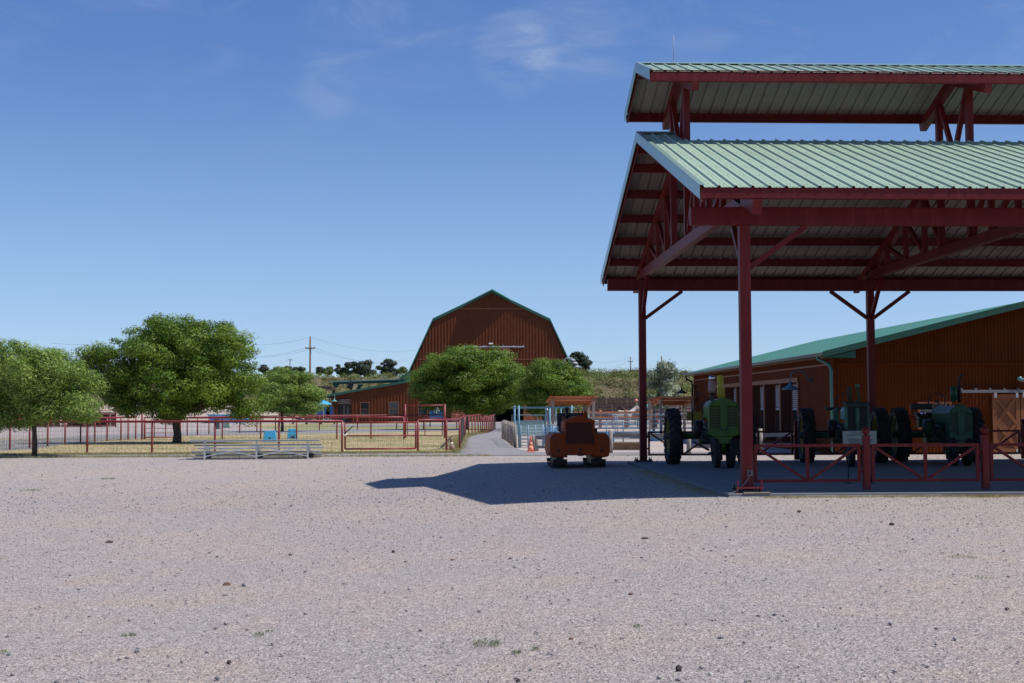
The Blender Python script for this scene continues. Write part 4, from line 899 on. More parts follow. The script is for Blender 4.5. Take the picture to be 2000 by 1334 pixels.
cabinet(442.5, 836, .52, .62, PGREEN, 'pale green utility cabinet beside the dark grey one')

# ------------------------------------------------------------------ left background: pens, bank, tank, playground
a_, b_ = at(-150, 824, 118), at(226, 824, 118)
for row, (dy, lab, x1) in enumerate(((0, 'tall red pipe pen panels behind the left tree, front row', 226), (5, 'tall red pipe pen panels behind the left tree, back row', 192))):
    P = [Vector((at(px, 824, 118+dy).x, 118+dy, 0)) for px in np.linspace(-150, x1, 13-2*row)]
    pipe_fence('pen_fence', lab, P, 1.55, FRED, rails=(1., .76, .52, .28, .1), pr=.055, rr=.03, group='red pen panels')
for k, px in enumerate((30, 88, 150, 198)):
    p = Vector((at(px, 824, 122).x, 122, 0)); t = thing('feed_shelter', ['dark pen shelter at the far left among the red panels', 'dark pen shelter behind the left tree trunk', 'dark pen shelter right of the left tree', 'dark pen shelter nearest the tan bank'][k], 'shelter', p)
    B().box((0, 0, 1.35), (2.3, 2, .08)).build('roof', DWOOD, t, local=True)
    B().box((0, .9, .65), (2.2, .06, 1.25)).build('back_board', DWOOD, t, local=True)
    for sx in (-1, 1): B().box((sx*1.05, -.9, .65), (.1, .1, 1.3)).build('post', WOOD, t, local=True)
g = MB(); hx = list(np.arange(-60, -18, 1.2)); hy = [150, 152, 154, 157, 161, 170]
g.v = [(x, y, (2.1*sm((y-150)/9)*sm((x+60)/6)*sm((-18-x)/9)+.25*mnoise.noise(Vector((x*.3, y*.3, 0)))*sm((y-150)/3))) for y in hy for x in hx]; nx = len(hx)
g.f = [(j*nx+i, j*nx+i+1, (j+1)*nx+i+1, (j+1)*nx+i) for j in range(len(hy)-1) for i in range(nx-1)]; g.m = [0]*len(g.f); g.sm = [True]*len(g.f)
tag(g.build('earth_bank', TAN), kind='structure')
p = Vector((at(448, 806, 150).x, 150, 0)); t = thing('water_tank', 'round sky blue stock tank under the big tree crown', 'water tank', p)
B().lathe([(2.3, .0), (2.4, .75), (2.55, 1.0)], n=28, caps=False).build('tank_wall', SBLUE, t, local=True); B().lathe([(2.5, .98), (2.58, 1.0), (2.58, 1.08), (2.4, 1.08), (2.5, .98)], n=28, caps=False).build('rim', WHITE, t, local=True)
B().lathe([(0, .9), (2.4, .9)], n=28).build('water', mat('tank_water', (.05, .2, .3), .1), t, local=True)
p = gp(549, 826); t = thing('traffic_barrel', 'orange barrel by the trunk of the windswept middle tree', 'barrel', p)
B().lathe([(.36, 0), (.30, .1), (.29, 1.3), (.22, 1.4), (0, 1.4)], n=16).build('drum', CONEO, t, local=True); B().lathe([(.31, .6), (.31, .8)], n=16).build('band', WHITE, t, local=True)
def shade_roof(px0, px1, py, Y, label, posts, th=.18, m=BPIPE, top=None, d=5):
    a_, b_ = at(px0, py, Y), at(px1, py, Y); c = (a_+b_)/2; t = thing('shade_shelter', label, 'shelter', (c.x, Y, 0))
    MB().prism([(a_.x, a_.z), (b_.x, b_.z-.2), (b_.x, b_.z-.2-th), (a_.x, a_.z-th)], Y, Y+d, 'y').build('roof', m, t)
    if top: MB().box((c.x, Y+d/2, a_.z+.05), (b_.x-a_.x+.2, d+.2, .06)).build('roof_sheet', top, t)
    for q in posts:
        x = at(q, py, Y).x; MB().box((x, Y+.2, c.z/2-.1), (.16, .16, c.z-.1)).build('post', m, t)
shade_roof(588, 648, 752, 160, 'dark flat shade roof high behind the windswept middle tree', (636, 596), d=6, th=.35)
shade_roof(618, 655, 772, 152, 'low dark shelter with pale roof sheet beside the barn wing', (620, 650), top=mat('pale_sheet', (.3, .31, .31), .5), d=5, th=.2)
p = Vector((at(632, 820, 142).x, 142, 0)); t = thing('parasol', 'blue parasol beside the low dark shelter', 'parasol', p)
B().tube((0, 0, 0), (0, 0, 2.4), .04, 8).build('pole', WHITE, t, local=True); B().lathe([(.95, 2.1), (.0, 2.6)], n=8, smooth=False).lathe([(.93, 2.09), (0, 2.55)], n=8, smooth=False).build('canopy', SBLUE, t, local=True)
for k, (px, w_, lab) in enumerate(((631, 1.5, 'dark blue play panel left of the barn wing'), (644, .75, 'narrow dark blue panel against the barn wing corner'))):
    p = Vector((at(px, 820, 145).x, 145, 0)); t = thing('play_panel', lab, 'play equipment', p)
    B().box((0, 0, 1.35), (w_, .1, 1.05)).build('panel', DBLUE, t, local=True)
    for sx in (-1, 1): B().box((sx*w_*.45, .1, .9), (.1, .1, 1.8)).build('post', DWOOD, t, local=True)
    B().box((0, .2, .75), (w_*1.1, .6, .1)).build('deck', DWOOD, t, local=True)
for k, px in enumerate((585, 612, 640)):
    p = Vector((at(px, 828, 135).x, 135, 0)); t = thing('picnic_table', ['picnic table in the shade behind the windswept tree', 'middle picnic table left of the barn wing', 'picnic table nearest the barn wing corner'][k], 'picnic table', p)
    B().box((0, 0, .76), (1.9, .8, .06)).build('table_top', DWOOD, t, local=True)
    for sy in (-1, 1): B().box((0, sy*.7, .45), (1.9, .28, .05)).build('bench', DWOOD, t, local=True)
    for sx in (-1, 1): B().bar((sx*.7, -.6, 0), (sx*.7, .3, .74), .08, .08).bar((sx*.7, .6, 0), (sx*.7, -.3, .74), .08, .08).build('leg', DWOOD, t, local=True)
p = gp(637, 826); t = thing('litter_bin', 'teal litter bin on the path left of the barn wing', 'bin', p)
B().lathe([(.3, 0), (.33, .9)], n=14).build('bin_body', SLAMP, t, local=True); B().lathe([(.35, .9), (.3, 1.1), (.0, 1.2)], n=14).build('lid', SLAMP, t, local=True)

# ------------------------------------------------------------------ ribbed walls
def ribbed(b, x0, x1, zlo, zhi, pitch, y=0, holes=(), m=0, h=.03, fr=(.18, .34, .16)):
    """ribs of profiled siding along x, ribs proud towards -y; zlo/zhi functions of x; holes (x0, x1, z0, z1)"""
    xs_ = set([x0, x1]); x = math.floor(x0/pitch)*pitch
    def yo(x): 
        f = (x/pitch) % 1.
        a, c, d = fr
        if f < a: return -h*f/a
        if f < a+c: return -h
        if f < a+c+d: return -h*(1-(f-a-c)/d)
        return 0
    while x < x1+pitch:
        for f in (0, fr[0], fr[0]+fr[1], sum(fr)):
            q = x+f*pitch
            if x0 < q < x1: xs_.add(round(q, 5))
        x += pitch
    for hx0, hx1, _, _ in holes: xs_.update((hx0, hx1))
    xs_ = sorted(xs_)
    for u, v_ in zip(xs_, xs_[1:]):
        if v_-u < 1e-4: continue
        md = (u+v_)/2; segs = [(None, None)]; hs = sorted([(a, c) for p, q, a, c in holes if p <= md <= q])
        lo = [zlo(u), zlo(v_)]; pieces = []; cur = lo
        for a, c in hs:
            if a > max(cur)+.001: pieces.append((cur, [a, a]))
            cur = [c, c]
        pieces.append((cur, [zhi(u), zhi(v_)]))
        for lo_, hi_ in pieces:
            e = 1e-4
            yu, yv = yo(u+e) if abs(yo(u+e)-yo(u-e)) < 1e-2 else yo(md), yo(v_-e)
            b.add([(u, y+yu, lo_[0]), (v_, y+yv, lo_[1]), (v_, y+yv, hi_[1]), (u, y+yu, hi_[0])], [(0, 1, 2, 3)], m)
    return b
def xdoor(parent, x0, x1, z0, z1, y, th=.06, ncross=1, local=True, nm='barn_door', lab=None):
    w_, h_ = x1-x0, z1-z0; cx = (x0+x1)/2
    d = MB().box((cx, y, (z0+z1)/2), (w_, th, h_)).build(nm, DOORW, parent, local=local)
    fw = .14 if w_ < 3 else .18; yf = y-th/2-.015
    for z in [z0+fw/2, z1-fw/2]: MB().box((cx, yf, z), (w_, .035, fw)).build('board', DOORB, d, local=local)
    for x in (x0+fw/2, x1-fw/2): MB().box((x, yf-.002, (z0+z1)/2), (fw, .035, h_-.004-2*fw)).build('board', DOORB, d, local=local)
    hh = (h_-2*fw)/ncross
    for k in range(ncross):
        za, zc = z0+fw+k*hh, z0+fw+(k+1)*hh
        MB().bar((x0+fw, yf+.003, za), (x1-fw, yf+.003, zc), .03, fw*.8, up=(0, 0, 1)).build('brace', DOORB, d, local=local)
        MB().bar((x0+fw, yf-.006, zc), (x1-fw, yf-.006, za), .03, fw*.8, up=(0, 0, 1)).build('brace', DOORB, d, local=local)
    return d
def window_part(parent, x0, x1, z0, z1, y, blind=0, local=True, frame=.09, fm=None):
    fm = fm or SEAM; cx, cz = (x0+x1)/2, (z0+z1)/2
    b = MB(); 
    for z in (z0, z1): b.box((cx, y-.03, z), (x1-x0+2*frame, .10, frame))
    for x in (x0-frame/2, x1+frame/2): b.box((x, y-.032, cz), (frame, .10, z1-z0-frame*.98))
    b.box((cx, y+.02, cz), (x1-x0, .04, .05)); w_ = b.build('window', fm, parent, local=local)
    MB().box((cx, y+.06, cz), (x1-x0, .015, z1-z0)).build('pane', GLASS, w_, local=local)
    if blind:
        b = MB(); n = int((z1-z0)*blind/.07)
        for k in range(n): b.box((cx, y+.035, z1-.06-.07*k), (x1-x0-.06, .012, .058))
        b.build('blind', BLIND, w_, local=local)
    return w_
def gooseneck(parent_label, loc, m, out, s_=1., face=-1):
    """barn lamp on a curved arm; loc on the wall, out = horizontal direction"""
    t = thing('barn_lamp', parent_label, 'lamp', loc); o = Vector(out); 
    pts = [Vector((0, 0, 0)), o*.12*s_+Vector((0, 0, .02)), o*.3*s_+Vector((0, 0, .28*s_)), o*.52*s_+Vector((0, 0, .34*s_)), o*.70*s_+Vector((0, 0, .22*s_)), o*.74*s_+Vector((0, 0, -.02*s_))]
    B().path(pts, .018*s_, 6).build('arm', m, t, local=True)
    q = pts[-1]; B().lathe([(.03*s_, q.z), (.05*s_, q.z-.10*s_), (.10*s_, q.z-.16*s_), (.26*s_, q.z-.25*s_), (.28*s_, q.z-.30*s_), (.24*s_, q.z-.27*s_), (.02, q.z-.14*s_)], (q.x, q.y, 0), n=18).build('shade', m, t, local=True)
    B().lathe([(.07*s_, 0), (.07*s_, .02)], (0, 0, 0), 'y', 10).build('wall_plate', m, t, local=True); return t

# ------------------------------------------------------------------ gambrel barn with its low side wing
BX = at(960, 569, 150).x; BY = 150; BR = R(2)
barn = thing('barn', 'tall rust-brown gambrel barn with green edges and a low wing on the left', 'barn', (BX, BY, 0), rz=BR)
def gz(x):
    a = abs(x)
    if a <= 6.75: return 15.3-(15.3-12.0)*a/6.75
    return 12.0-(12.0-5.75)*(a-6.75)/(9.5-6.75)
hol = [(-.95, 3.7, 0, 2.65), (-8.55, -7.55, .75, 2.35)]
b = MB(); ribbed(b, -9.5, 9.5, lambda x: 0, gz, .37, 0, hol, h=.045, fr=(.12, .36, .12)); b.build('wall', SIDE, barn, local=True)
b = MB(); b.add([(-9.5, 0, 0), (-9.5, 30, 0), (-9.5, 30, 5.75), (-9.5, 0, 5.75)], [(0, 1, 2, 3)]); b.add([(9.5, 0, 0), (9.5, 30, 0), (9.5, 30, 5.75), (9.5, 0, 5.75)], [(0, 1, 2, 3)])
b.add([(-9.5, 30, 0), (9.5, 30, 0), (9.5, 30, 5.75), (6.75, 30, 12), (0, 30, 15.3), (-6.75, 30, 12), (-9.5, 30, 5.75)], [tuple(range(7))]); b.build('wall', SIDE, barn, local=True)
b = MB()
for s_ in (-1, 1):
    for (xa, za), (xb, zb_) in (((0, 15.32), (6.8, 12.03)), ((6.8, 12.03), (9.65, 5.75)), ((9.65, 5.75), (10.75, 5.0))):
        n = Vector((zb_-za, 0, -(xb-xa))).normalized()*-.14
        q = [(s_*xa, za), (s_*xb, zb_), (s_*(xb+n.x), zb_+n.z), (s_*(xa+n.x if xa else 0), za+n.z)]
        b.prism(q, -.16, 30.2, 'y')
b.build('roof', BROOF, barn, local=True)
b = MB()
for s_ in (-1, 1):                                   # rake boards
    for (xa, za), (xb, zb_) in (((0, 15.46), (6.9, 12.12)), ((6.9, 12.12), (9.8, 5.80)), ((9.8, 5.80), (10.85, 5.1))):
        b.prism([(s_*xa, za), (s_*xb, zb_), (s_*xb, zb_-.34), (s_*xa, za-.34)], -.22, -.165, 'y')
b.prism([(-10.8, 5.12), (-9.4, 6.2), (-9.5, 4.6)], -.16, 0, 'y').prism([(10.8, 5.12), (9.4, 6.2), (9.5, 4.6)], -.16, 0, 'y')
b.build('rake_board', DGREEN, barn, local=True)
b = MB(); hz = lambda x: 15.46-(15.46-12.12)*abs(x)/6.9           # hay hood
b.add([(-3.25, -.16, hz(3.25)), (0, -1.65, 15.46), (0, -.16, 15.46)], [(0, 1, 2)]).add([(2.6, -.16, hz(2.6)), (0, -1.65, 15.46), (0, -.16, 15.46)], [(0, 2, 1)])
b.add([(-3.25, -.16, hz(3.25)-.12), (0, -1.65, 15.34), (0, -.16, 15.34)], [(0, 2, 1)]).add([(2.6, -.16, hz(2.6)-.12), (0, -1.65, 15.34), (0, -.16, 15.34)], [(0, 1, 2)])
b.add([(-3.25, -.16, hz(3.25)), (0, -1.65, 15.46), (0, -1.65, 15.34), (-3.25, -.16, hz(3.25)-.12)], [(0, 1, 2, 3)]).add([(2.6, -.16, hz(2.6)), (0, -1.65, 15.46), (0, -1.65, 15.34), (2.6, -.16, hz(2.6)-.12)], [(0, 1, 2, 3)])
b.build('hay_hood', BROOF, barn, local=True)
for z, xa, xb in ((13.3, -4.0, 4.0), (7.35, -8.7, 8.7)): MB().box(((xa+xb)/2, -.055, z), (xb-xa, .03, .10)).build('seam_trim', SEAM, barn, local=True)
b = MB().box((.2, -.16, 8.82), (7.2, .1, .13)); 
for k in range(7): b.box((-3.2+1.15*k, -.10, 8.9), (.08, .14, .2))
b.build('door_track', GALV, barn, local=True)
xdoor(barn, .0, 2.1, 5.6, 8.7, -.12, ncross=2, nm='loft_door')
xdoor(barn, -4.75, -2.85, .05, 2.7, -.12); xdoor(barn, -2.82, -.92, .05, 2.7, -.12); xdoor(barn, 3.72, 5.6, .05, 2.7, -.12); xdoor(barn, 5.63, 7.5, .05, 2.7, -.12)
MB().box((1.3, -.17, 2.80), (12.6, .1, .12)).build('door_track', GALV, barn, local=True)
b = MB().box((-.12, -.35, 8.62+.55), (.5, .35, .14)); b.build('flood_light', WHITE, barn, local=True, bevel=.03)
MB().box((-.12, -.1, 9.0), (.05, .3, .05)).build('light_bracket', GALV, barn, local=True)
# inside: earth floor, stall partition
MB().box((0, 8, .02), (18.8, 15, .04)).build('floor', mat('barn_floor', (.08, .06, .05), .95), barn, local=True)
MB().box((0, 9, 1.0), (18.6, .15, 2.0)).build('stall_wall', DWOOD, barn, local=True)
# wing on the left
wz = lambda x: 4.75+(x+9.5)*(4.75-3.1)/9.3
WIN = [(-15.25, -14.3, .75, 2.35), (-11.95, -10.9, .75, 2.38), (-8.55, -7.55, .75, 2.35)]
DR = (-17.95, -16.35, 0, 2.12)
b = MB(); ribbed(b, -18.6, -9.5, lambda x: 0, wz, .37, .02, [(p, q, r_, s_) for p, q, r_, s_ in WIN[:2]]+[DR], h=.045, fr=(.12, .36, .12)); b.build('wing_wall', SIDE, barn, local=True)
MB().add([(-18.6, .02, 0), (-18.6, 14, 0), (-18.6, 14, 3.2), (-18.6, .02, 3.2)], [(0, 1, 2, 3)]).build('wing_wall', SIDE, barn, local=True)
MB().prism([(-19.1, wz(-19.1)+.03), (-9.4, wz(-9.4)+.03), (-9.4, wz(-9.4)+.18), (-19.1, wz(-19.1)+.18)], -.2, 14, 'y').build('wing_roof', BROOF, barn, local=True)
MB().prism([(-19.15, wz(-19.15)-.05), (-9.4, wz(-9.4)-.05), (-9.4, wz(-9.4)+.22), (-19.15, wz(-19.15)+.22)], -.25, -.205, 'y').build('wing_fascia', DGREEN, barn, local=True)
MB().box((-18.85, -.1, 1.55), (.14, .14, 3.1)).build('downspout', DGREEN, barn, local=True)
for q in WIN: window_part(barn, *q, 0 if q[0] > -10 else .02, blind=0)
b = MB().box((-17.15, .55, 1.05), (1.6, .06, 2.1)).box((-17.95, .3, 1.05), (.06, .55, 2.1)).box((-16.35, .3, 1.05), (.06, .55, 2.1)).box((-17.15, .3, 2.12), (1.6, .55, .06)); b.build('door_recess', mat('dark_door', (.03, .018, .015), .5), barn, local=True)
MB().box((-17.2, .5, 1.05), (.05, .03, 2.0)).box((-16.75, .49, 1.45), (.06, .03, .9)).build('door_reflection_strip', mat('door_reflection', (.35, .36, .36), .2), barn, local=True)  # pale strips paint a reflection onto the dark wing door
MB().box((-17.12, -.09, 2.44), (1.62, .06, .62)).build('sign_board', BROWNS, barn, local=True)
# sign letters, dull cream on brown
sg = thing('letter_strip', 'dull lettering on the brown board over the barn wing door', 'lettering', tuple(barn.matrix_world @ Vector((0, 0, 0)))) if False else None
def bl_(x, y, z): return Vector((BX+x*cos(BR)-y*sin(BR), BY+x*sin(BR)+y*cos(BR), z))
dl = mat('dull_cream_lettering', (.28, .24, .22), .6)
for q, ln in enumerate(('STABLE MASTER', 'RESTROOMS', 'OFFICE ENTRANCE')):
    o = text('lettering', ln, .15, (0, 0, 0), dl, barn, sx=1.05); o.location = (-17.12, -.125, 2.62-.18*q)
gooseneck('teal enamel lamp over the barn wing door', bl_(-18.2, -.05, 2.85), SLAMP, (0, -1, 0), 1.3)
# blue horse sign with round emblem
p = gp(851, 835); Ys = p.y; t = thing('horse_sign', 'blue sign with a white round horse emblem behind the fence', 'sign', p)
a_, b_ = at(838.5, 802, Ys), at(865.5, 821, Ys); cx, cz = (a_.x+b_.x)/2, (a_.z+b_.z)/2; w_ = b_.x-a_.x
MB().prism([(a_.x, b_.z), (b_.x, b_.z), (b_.x, a_.z), (a_.x, a_.z)], Ys-.06, Ys, 'y').build('board', SIGNB, t)
zc = at(852.3, 801.5, Ys); re = .26
MB().lathe([(re*1.12, 0), (re*1.12, .05)], (zc.x, Ys-.065, zc.z), 'y', 28).build('emblem_back', SIGNB, t)
em = MB().lathe([(0, 0), (re, .001), (re, .03)], (zc.x, Ys-.085, zc.z), 'y', 28).build('emblem', WHITE, t)
hs = [(-.16, -.20), (-.14, -.02), (-.17, .03), (-.12, .10), (-.07, .17), (-.04, .14), (.02, .09), (.06, .0), (.02, -.03), (-.03, -.02), (-.05, -.08), (-.02, -.2)]
MB().prism([(zc.x+x, zc.z+z) for x, z in hs], Ys-.094, Ys-.087, 'y').build('horse_shape', SIGNB, em)
MB().prism([(zc.x+.10-x*.75, zc.z-.05+z*.75) for x, z in hs][::-1], Ys-.099, Ys-.095, 'y').build('horse_shape', mat('green_shape', (.03, .1, .08), .5), em)
text('lettering', 'Horse & Pony Barn', .125, (cx, Ys-.066, b_.z+.46), WINK, t, sx=1.0)
for sx in (-1, 1): MB().box((cx+sx*(w_/2-.06), Ys+.05, (b_.z+p.z)/2+.3), (.09, .08, b_.z-p.z+.6)).build('post', mat('navy_post', (.03, .05, .12), .5), t)

# ------------------------------------------------------------------ shade canopy behind the wing
Yc_ = 166; t = thing('shade_canopy', 'flat teal canopy on dark green posts behind the barn wing', 'canopy', (at(715, 750, Yc_).x, Yc_, 0))
a_, b_ = at(643, 744.5, Yc_), at(791, 740, Yc_)
MB().prism([(a_.x, a_.z), (b_.x, b_.z), (b_.x, b_.z-.12), (a_.x, a_.z-.12)], Yc_, Yc_+7, 'y').build('roof', mat('teal_canopy_sheet', (.22, .34, .36), .4), t)
MB().prism([(a_.x+.4, a_.z-.13), (b_.x-.2, b_.z-.13), (b_.x-.2, b_.z-.45), (a_.x+.4, a_.z-.42)], Yc_+.3, Yc_+.6, 'y').build('beam', DGREEN, t)
for px in (651, 698.5, 748): 
    x = at(px, 760, Yc_).x; MB().box((x, Yc_+.45, 2.2), (.36, .3, 4.4)).build('post', DGREEN, t)
    MB().prism([(x-.1, a_.z-.4), (x+.75, a_.z-.4), (x+.1, a_.z-1.2)], Yc_+.35, Yc_+.55, 'y').build('bracket', DGREEN, t)
p = at(685, 752, Yc_-.3); t = thing('loudspeaker', 'black loudspeaker hanging under the teal canopy', 'loudspeaker', p)
o = B().box((0, 0, -.1), (.7, .4, .9)).build('cabinet', BLACK, t, local=True, bevel=.05); o.rotation_euler = (0, R(18), 0)
B().box((0, .1, .5), (.1, .1, .5)).build('bracket', BLACK, t, local=True)

# ------------------------------------------------------------------ near barn on the right
NX, NY, NL = 12.85, 43.6, 26.3; PX, PZ = 19.75, 5.30; EX, EZ = 12.42, 3.50
nb = thing('barn', 'long rust-brown barn with pale green roof behind the parked tractors', 'barn', (NX, NY, 0))
sl = (PZ-EZ)/(PX-EX); nz = lambda x: PZ-abs(x-PX)*sl-.03
d0, d1 = at(1935.5, 770, NY), at(1991.5, 886, NY)
b = MB(); wx0, wx1 = at(1795, 787, NY).x, at(1853, 787, NY).x; wz1 = at(1820, 787, NY).z
ribbed(b, NX, PX+6.6, lambda x: 0, nz, .118, NY, [(d0.x, PX+2.4, 0, d0.z), (wx0, wx1, .9, wz1)], h=.022, fr=(.1, .3, .1)); b.build('wall', SIDE2, nb)
bays = [(48.2+2.7*k, 50.6+2.7*k) for k in range(6)]
b = MB(); ribbed(b, 0, NL, lambda x: 0, lambda x: 3.45, .118, 0, [(p-NY, q-NY, .25, 2.58) for p, q in bays], h=.022, fr=(.1, .3, .1))
# turn the strip so it runs along +y and faces -x
b.v = [(NX+y, NY+x, z) for x, y, z in b.v]; b.build('wall', SIDE2, nb)
MB().box((NX+13.75, NY+NL/2, 1.7), (.1, NL, 3.4)).prism([(NX, 0), (NX+13.8, 0), (NX+13.8, 3.4), (PX, PZ-.1), (NX, 3.4)], NY+NL-.1, NY+NL, 'y').build('wall', SIDE2, nb)
JM = mat('brown_jamb_board', (.075, .022, .010), .7)
for p, q in bays:
    w_ = MB().box((NX+.36, (p+q)/2, 1.42), (.03, q-p, 2.32)).build('window', JM, nb)
    b = MB().box((NX+.18, q+.02, 1.42), (.38, .04, 2.36)).box((NX+.18, p-.02, 1.42), (.38, .04, 2.36)).box((NX+.18, (p+q)/2, 2.60), (.38, q-p, .04)).box((NX+.18, (p+q)/2, .23), (.38, q-p, .04)); b.build('jamb', JM, w_)
    MB().box((NX+.335, (p+q)/2-.1, 1.5), (.02, q-p-.5, 2.0)).build('pane', GLASS, w_)
    b = MB()
    for k in range(13): b.bar((NX+.30, p+.2, 2.50-.075*k), (NX+.30, q-.5, 2.50-.075*k), .035, .052)
    b.box((NX+.30, (p+q)/2-.15, 1.55), (.04, q-p-.7, .05)); b.build('blind', BLIND, w_)
HDR = mat('orange_header_board', (.20, .07, .024), .6, var=.1)
MB().box((NX-.045, (bays[0][0]+bays[-1][1])/2, 2.68), (.05, bays[-1][1]-bays[0][0]+.3, .16)).build('header_board', HDR, nb)
for k in range(7):
    y = bays[0][0]-.15 if k == 0 else bays[k-1][1]+.15
    MB().box((NX-.04, y, 1.43), (.05, .20, 2.34)).build('pilaster', mat('pilaster_board', (.14, .042, .016), .6), nb)
MB().box((NX-.04, NY+NL/2, 3.12), (.03, NL-.1, .06)).build('seam_trim', HDR, nb); MB().box((PX, NY-.04, 3.12), (2*(PX-NX)-.1, .03, .05)).build('seam_trim', SIDE2, nb)
MB().box((NX-.03, NY-.02, 1.7), (.10, .10, 3.4)).build('corner_trim', SIDE2, nb)
b = MB(); th = .09; y0, y1 = NY-.42, NY+NL+.3
prof = []; n = int((y1-y0)/.2)
for k in range(n*4+1):
    y = y0+(y1-y0)*k/(n*4); hh = .022 if k % 4 in (1, 2) else 0
    prof.append((y, hh))
for (xa, za, xb, zb_) in ((EX, EZ, PX, PZ), (PX, PZ, 2*PX-EX, EZ)):
    i0 = len(b.v)
    for (x, z) in ((xa, za), (xb, zb_)):
        for y, hh in prof: b.v.append((x, y, z+hh))
    m_ = len(prof)
    for k in range(m_-1): b.f.append((i0+k, i0+k+1, i0+m_+k+1, i0+m_+k)); b.m.append(0); b.sm.append(False)
    b.prism([(xa, za-.02), (xb, zb_-.02), (xb, zb_-th), (xa, za-th)], y0+.004, y1, 'y')
b.build('roof', mat('near_barn_roof', (.068, .21, .155), .5, var=.08, vscale=.3), nb)
b = MB(); b.prism([(EX-.02, EZ+.05), (PX, PZ+.05), (2*PX-EX+.02, EZ+.05), (2*PX-EX+.02, EZ-.16), (PX, PZ-.17), (EX-.02, EZ-.16)], y0-.03, y0, 'y'); b.build('rake_board', DGREEN, nb)
MB().prism([(EX+.01, EZ-.17), (EX+1.1, EZ-.17), (EX+1.1, EZ+.08)], y0+.01, NY-.03, 'y').build('eave_return', DGREEN, nb)
MB().box(((EX+NX)/2, (y0+y1)/2, EZ-.15), (NX-EX, y1-y0-.05, .03)).build('soffit', HDR, nb)
GUT = mat('weathered_gutter', (.17, .20, .17), .5)
b = MB().path([(EX-.06, y0, EZ-.05), (EX-.06, y1, EZ-.05)], .07, 10); b.build('gutter', GUT, nb)
dsp = mat('green_downspout', (.06, .19, .17), .45)
b = MB().path([(EX-.05, NY+.25, EZ-.08), (EX-.03, NY+.22, EZ-.2), (EX+.2, NY+.15, EZ-.32), (NX-.12, NY-.02, EZ-.42), (NX-.09, NY-.08, EZ-.6), (NX-.09, NY-.08, .02)], .055, 10); b.build('downspout', dsp, nb)
b = MB().path([(EX-.05, NY+NL-.1, EZ-.08), (EX+.02, NY+NL-.1, EZ-.3), (NX-.12, NY+NL-.1, EZ-.45), (NX-.10, NY+NL-.1, EZ-.7), (NX-.10, NY+NL-.1, .02)], .055, 10); b.build('downspout', BLACK, nb)
window_part(nb, wx0, wx1, .9, wz1, NY-.01, local=False, frame=.07, fm=HDR)
xdoor(nb, d0.x, d1.x, .06, d0.z, NY-.05, ncross=2, local=False); xdoor(nb, d1.x+.03, d1.x+.03+(d1.x-d0.x), .06, d0.z, NY-.05, ncross=2, local=False)
DTR = mat('dull_track_metal', (.22, .22, .23), .5, metal=.4)
b = MB(); tx = at(1874, 768, NY).x; b.box(((tx+PX+4)/2, NY-.16, d0.z+.10), (PX+4-tx, .09, .10)); b.build('door_track', DTR, nb)
b = MB(); x = tx+.02
while x < PX+3: b.box((x, NY-.10, d0.z+.17), (.06, .12, .08)); x += .50
b.build('track_bracket', DTR, nb)
for x in (d0.x+.1, d1.x-.1, d1.x+.14): MB().box((x, NY-.13, d0.z-.03), (.08, .04, .17)).build('roller_hanger', WHITE, nb)
MB().box((d1.x-.1, NY-.12, .12), (.14, .03, .12)).build('floor_guide', GALV, nb)
gooseneck('dark blue lamp on a long curved arm above the barn windows', (NX-.03, 46.1, 2.62), NLAMP, (-1, 0, 0), 1.1)
gooseneck('black lamp on the far corner of the right-hand barn', (NX-.03, 68.9, 2.75), BLACK, (-1, 0, 0), 1.1)
p = at(1994, 742, NY); t = thing('flood_light', 'twin flood light high on the barn gable at the right edge of the photo', 'lamp', (p.x, NY-.1, p.z))
for sx in (-1, 1): B().lathe([(.03, .1), (.06, .02), (.08, -.12), (.0, -.10)], (sx*.1-.05, -.08, -.03*sx), 'y', 12).build('lamp_head', SLAMP if sx < 0 else GALV, t, local=True)
B().box((0, .04, 0), (.12, .06, .12)).build('junction_box', GALV, t, local=True)

# ------------------------------------------------------------------ pens between the barns
def wood_post(parent, p, h, r=.075, m=WOOD, c=None): 
    MB().path([Vector(p)-Vector((0, 0, .1)), Vector(p)+Vector((.01, 0, h*.5)), Vector(p)+Vector((0, .01, h))], [r, r*.95, r*.88], 9).build('post', m, parent)
PP = [gp(*q) for q in ((981.3, 857), (984, 858.5), (987.3, 860.5), (991.4, 863), (994.8, 866), (998.2, 869), (1002, 872), (1006.3, 874.5))]
t = thing('post_fence', 'weathered round-post fence with wire mesh curving along the asphalt path', 'fence', PP[4])
for p in PP: wood_post(t, p, .98+random.uniform(-.04, .05), .06)
b = MB()
for p, q in zip(PP, PP[1:]):
    n = max(2, int((q-p).length/.25))
    for i in range(n): r = p+(q-p)*i/n; b.path([r, r+Vector((0, 0, .85))], .003, 3, cap=False)
    for z in (.05, .2, .35, .5, .65, .85): b.path([p+Vector((-.09, 0, z)), q+Vector((-.09, 0, z))],   .0035 if z < .8 else .012, 4, cap=False)
b.build('wire_mesh', WIREM, t)
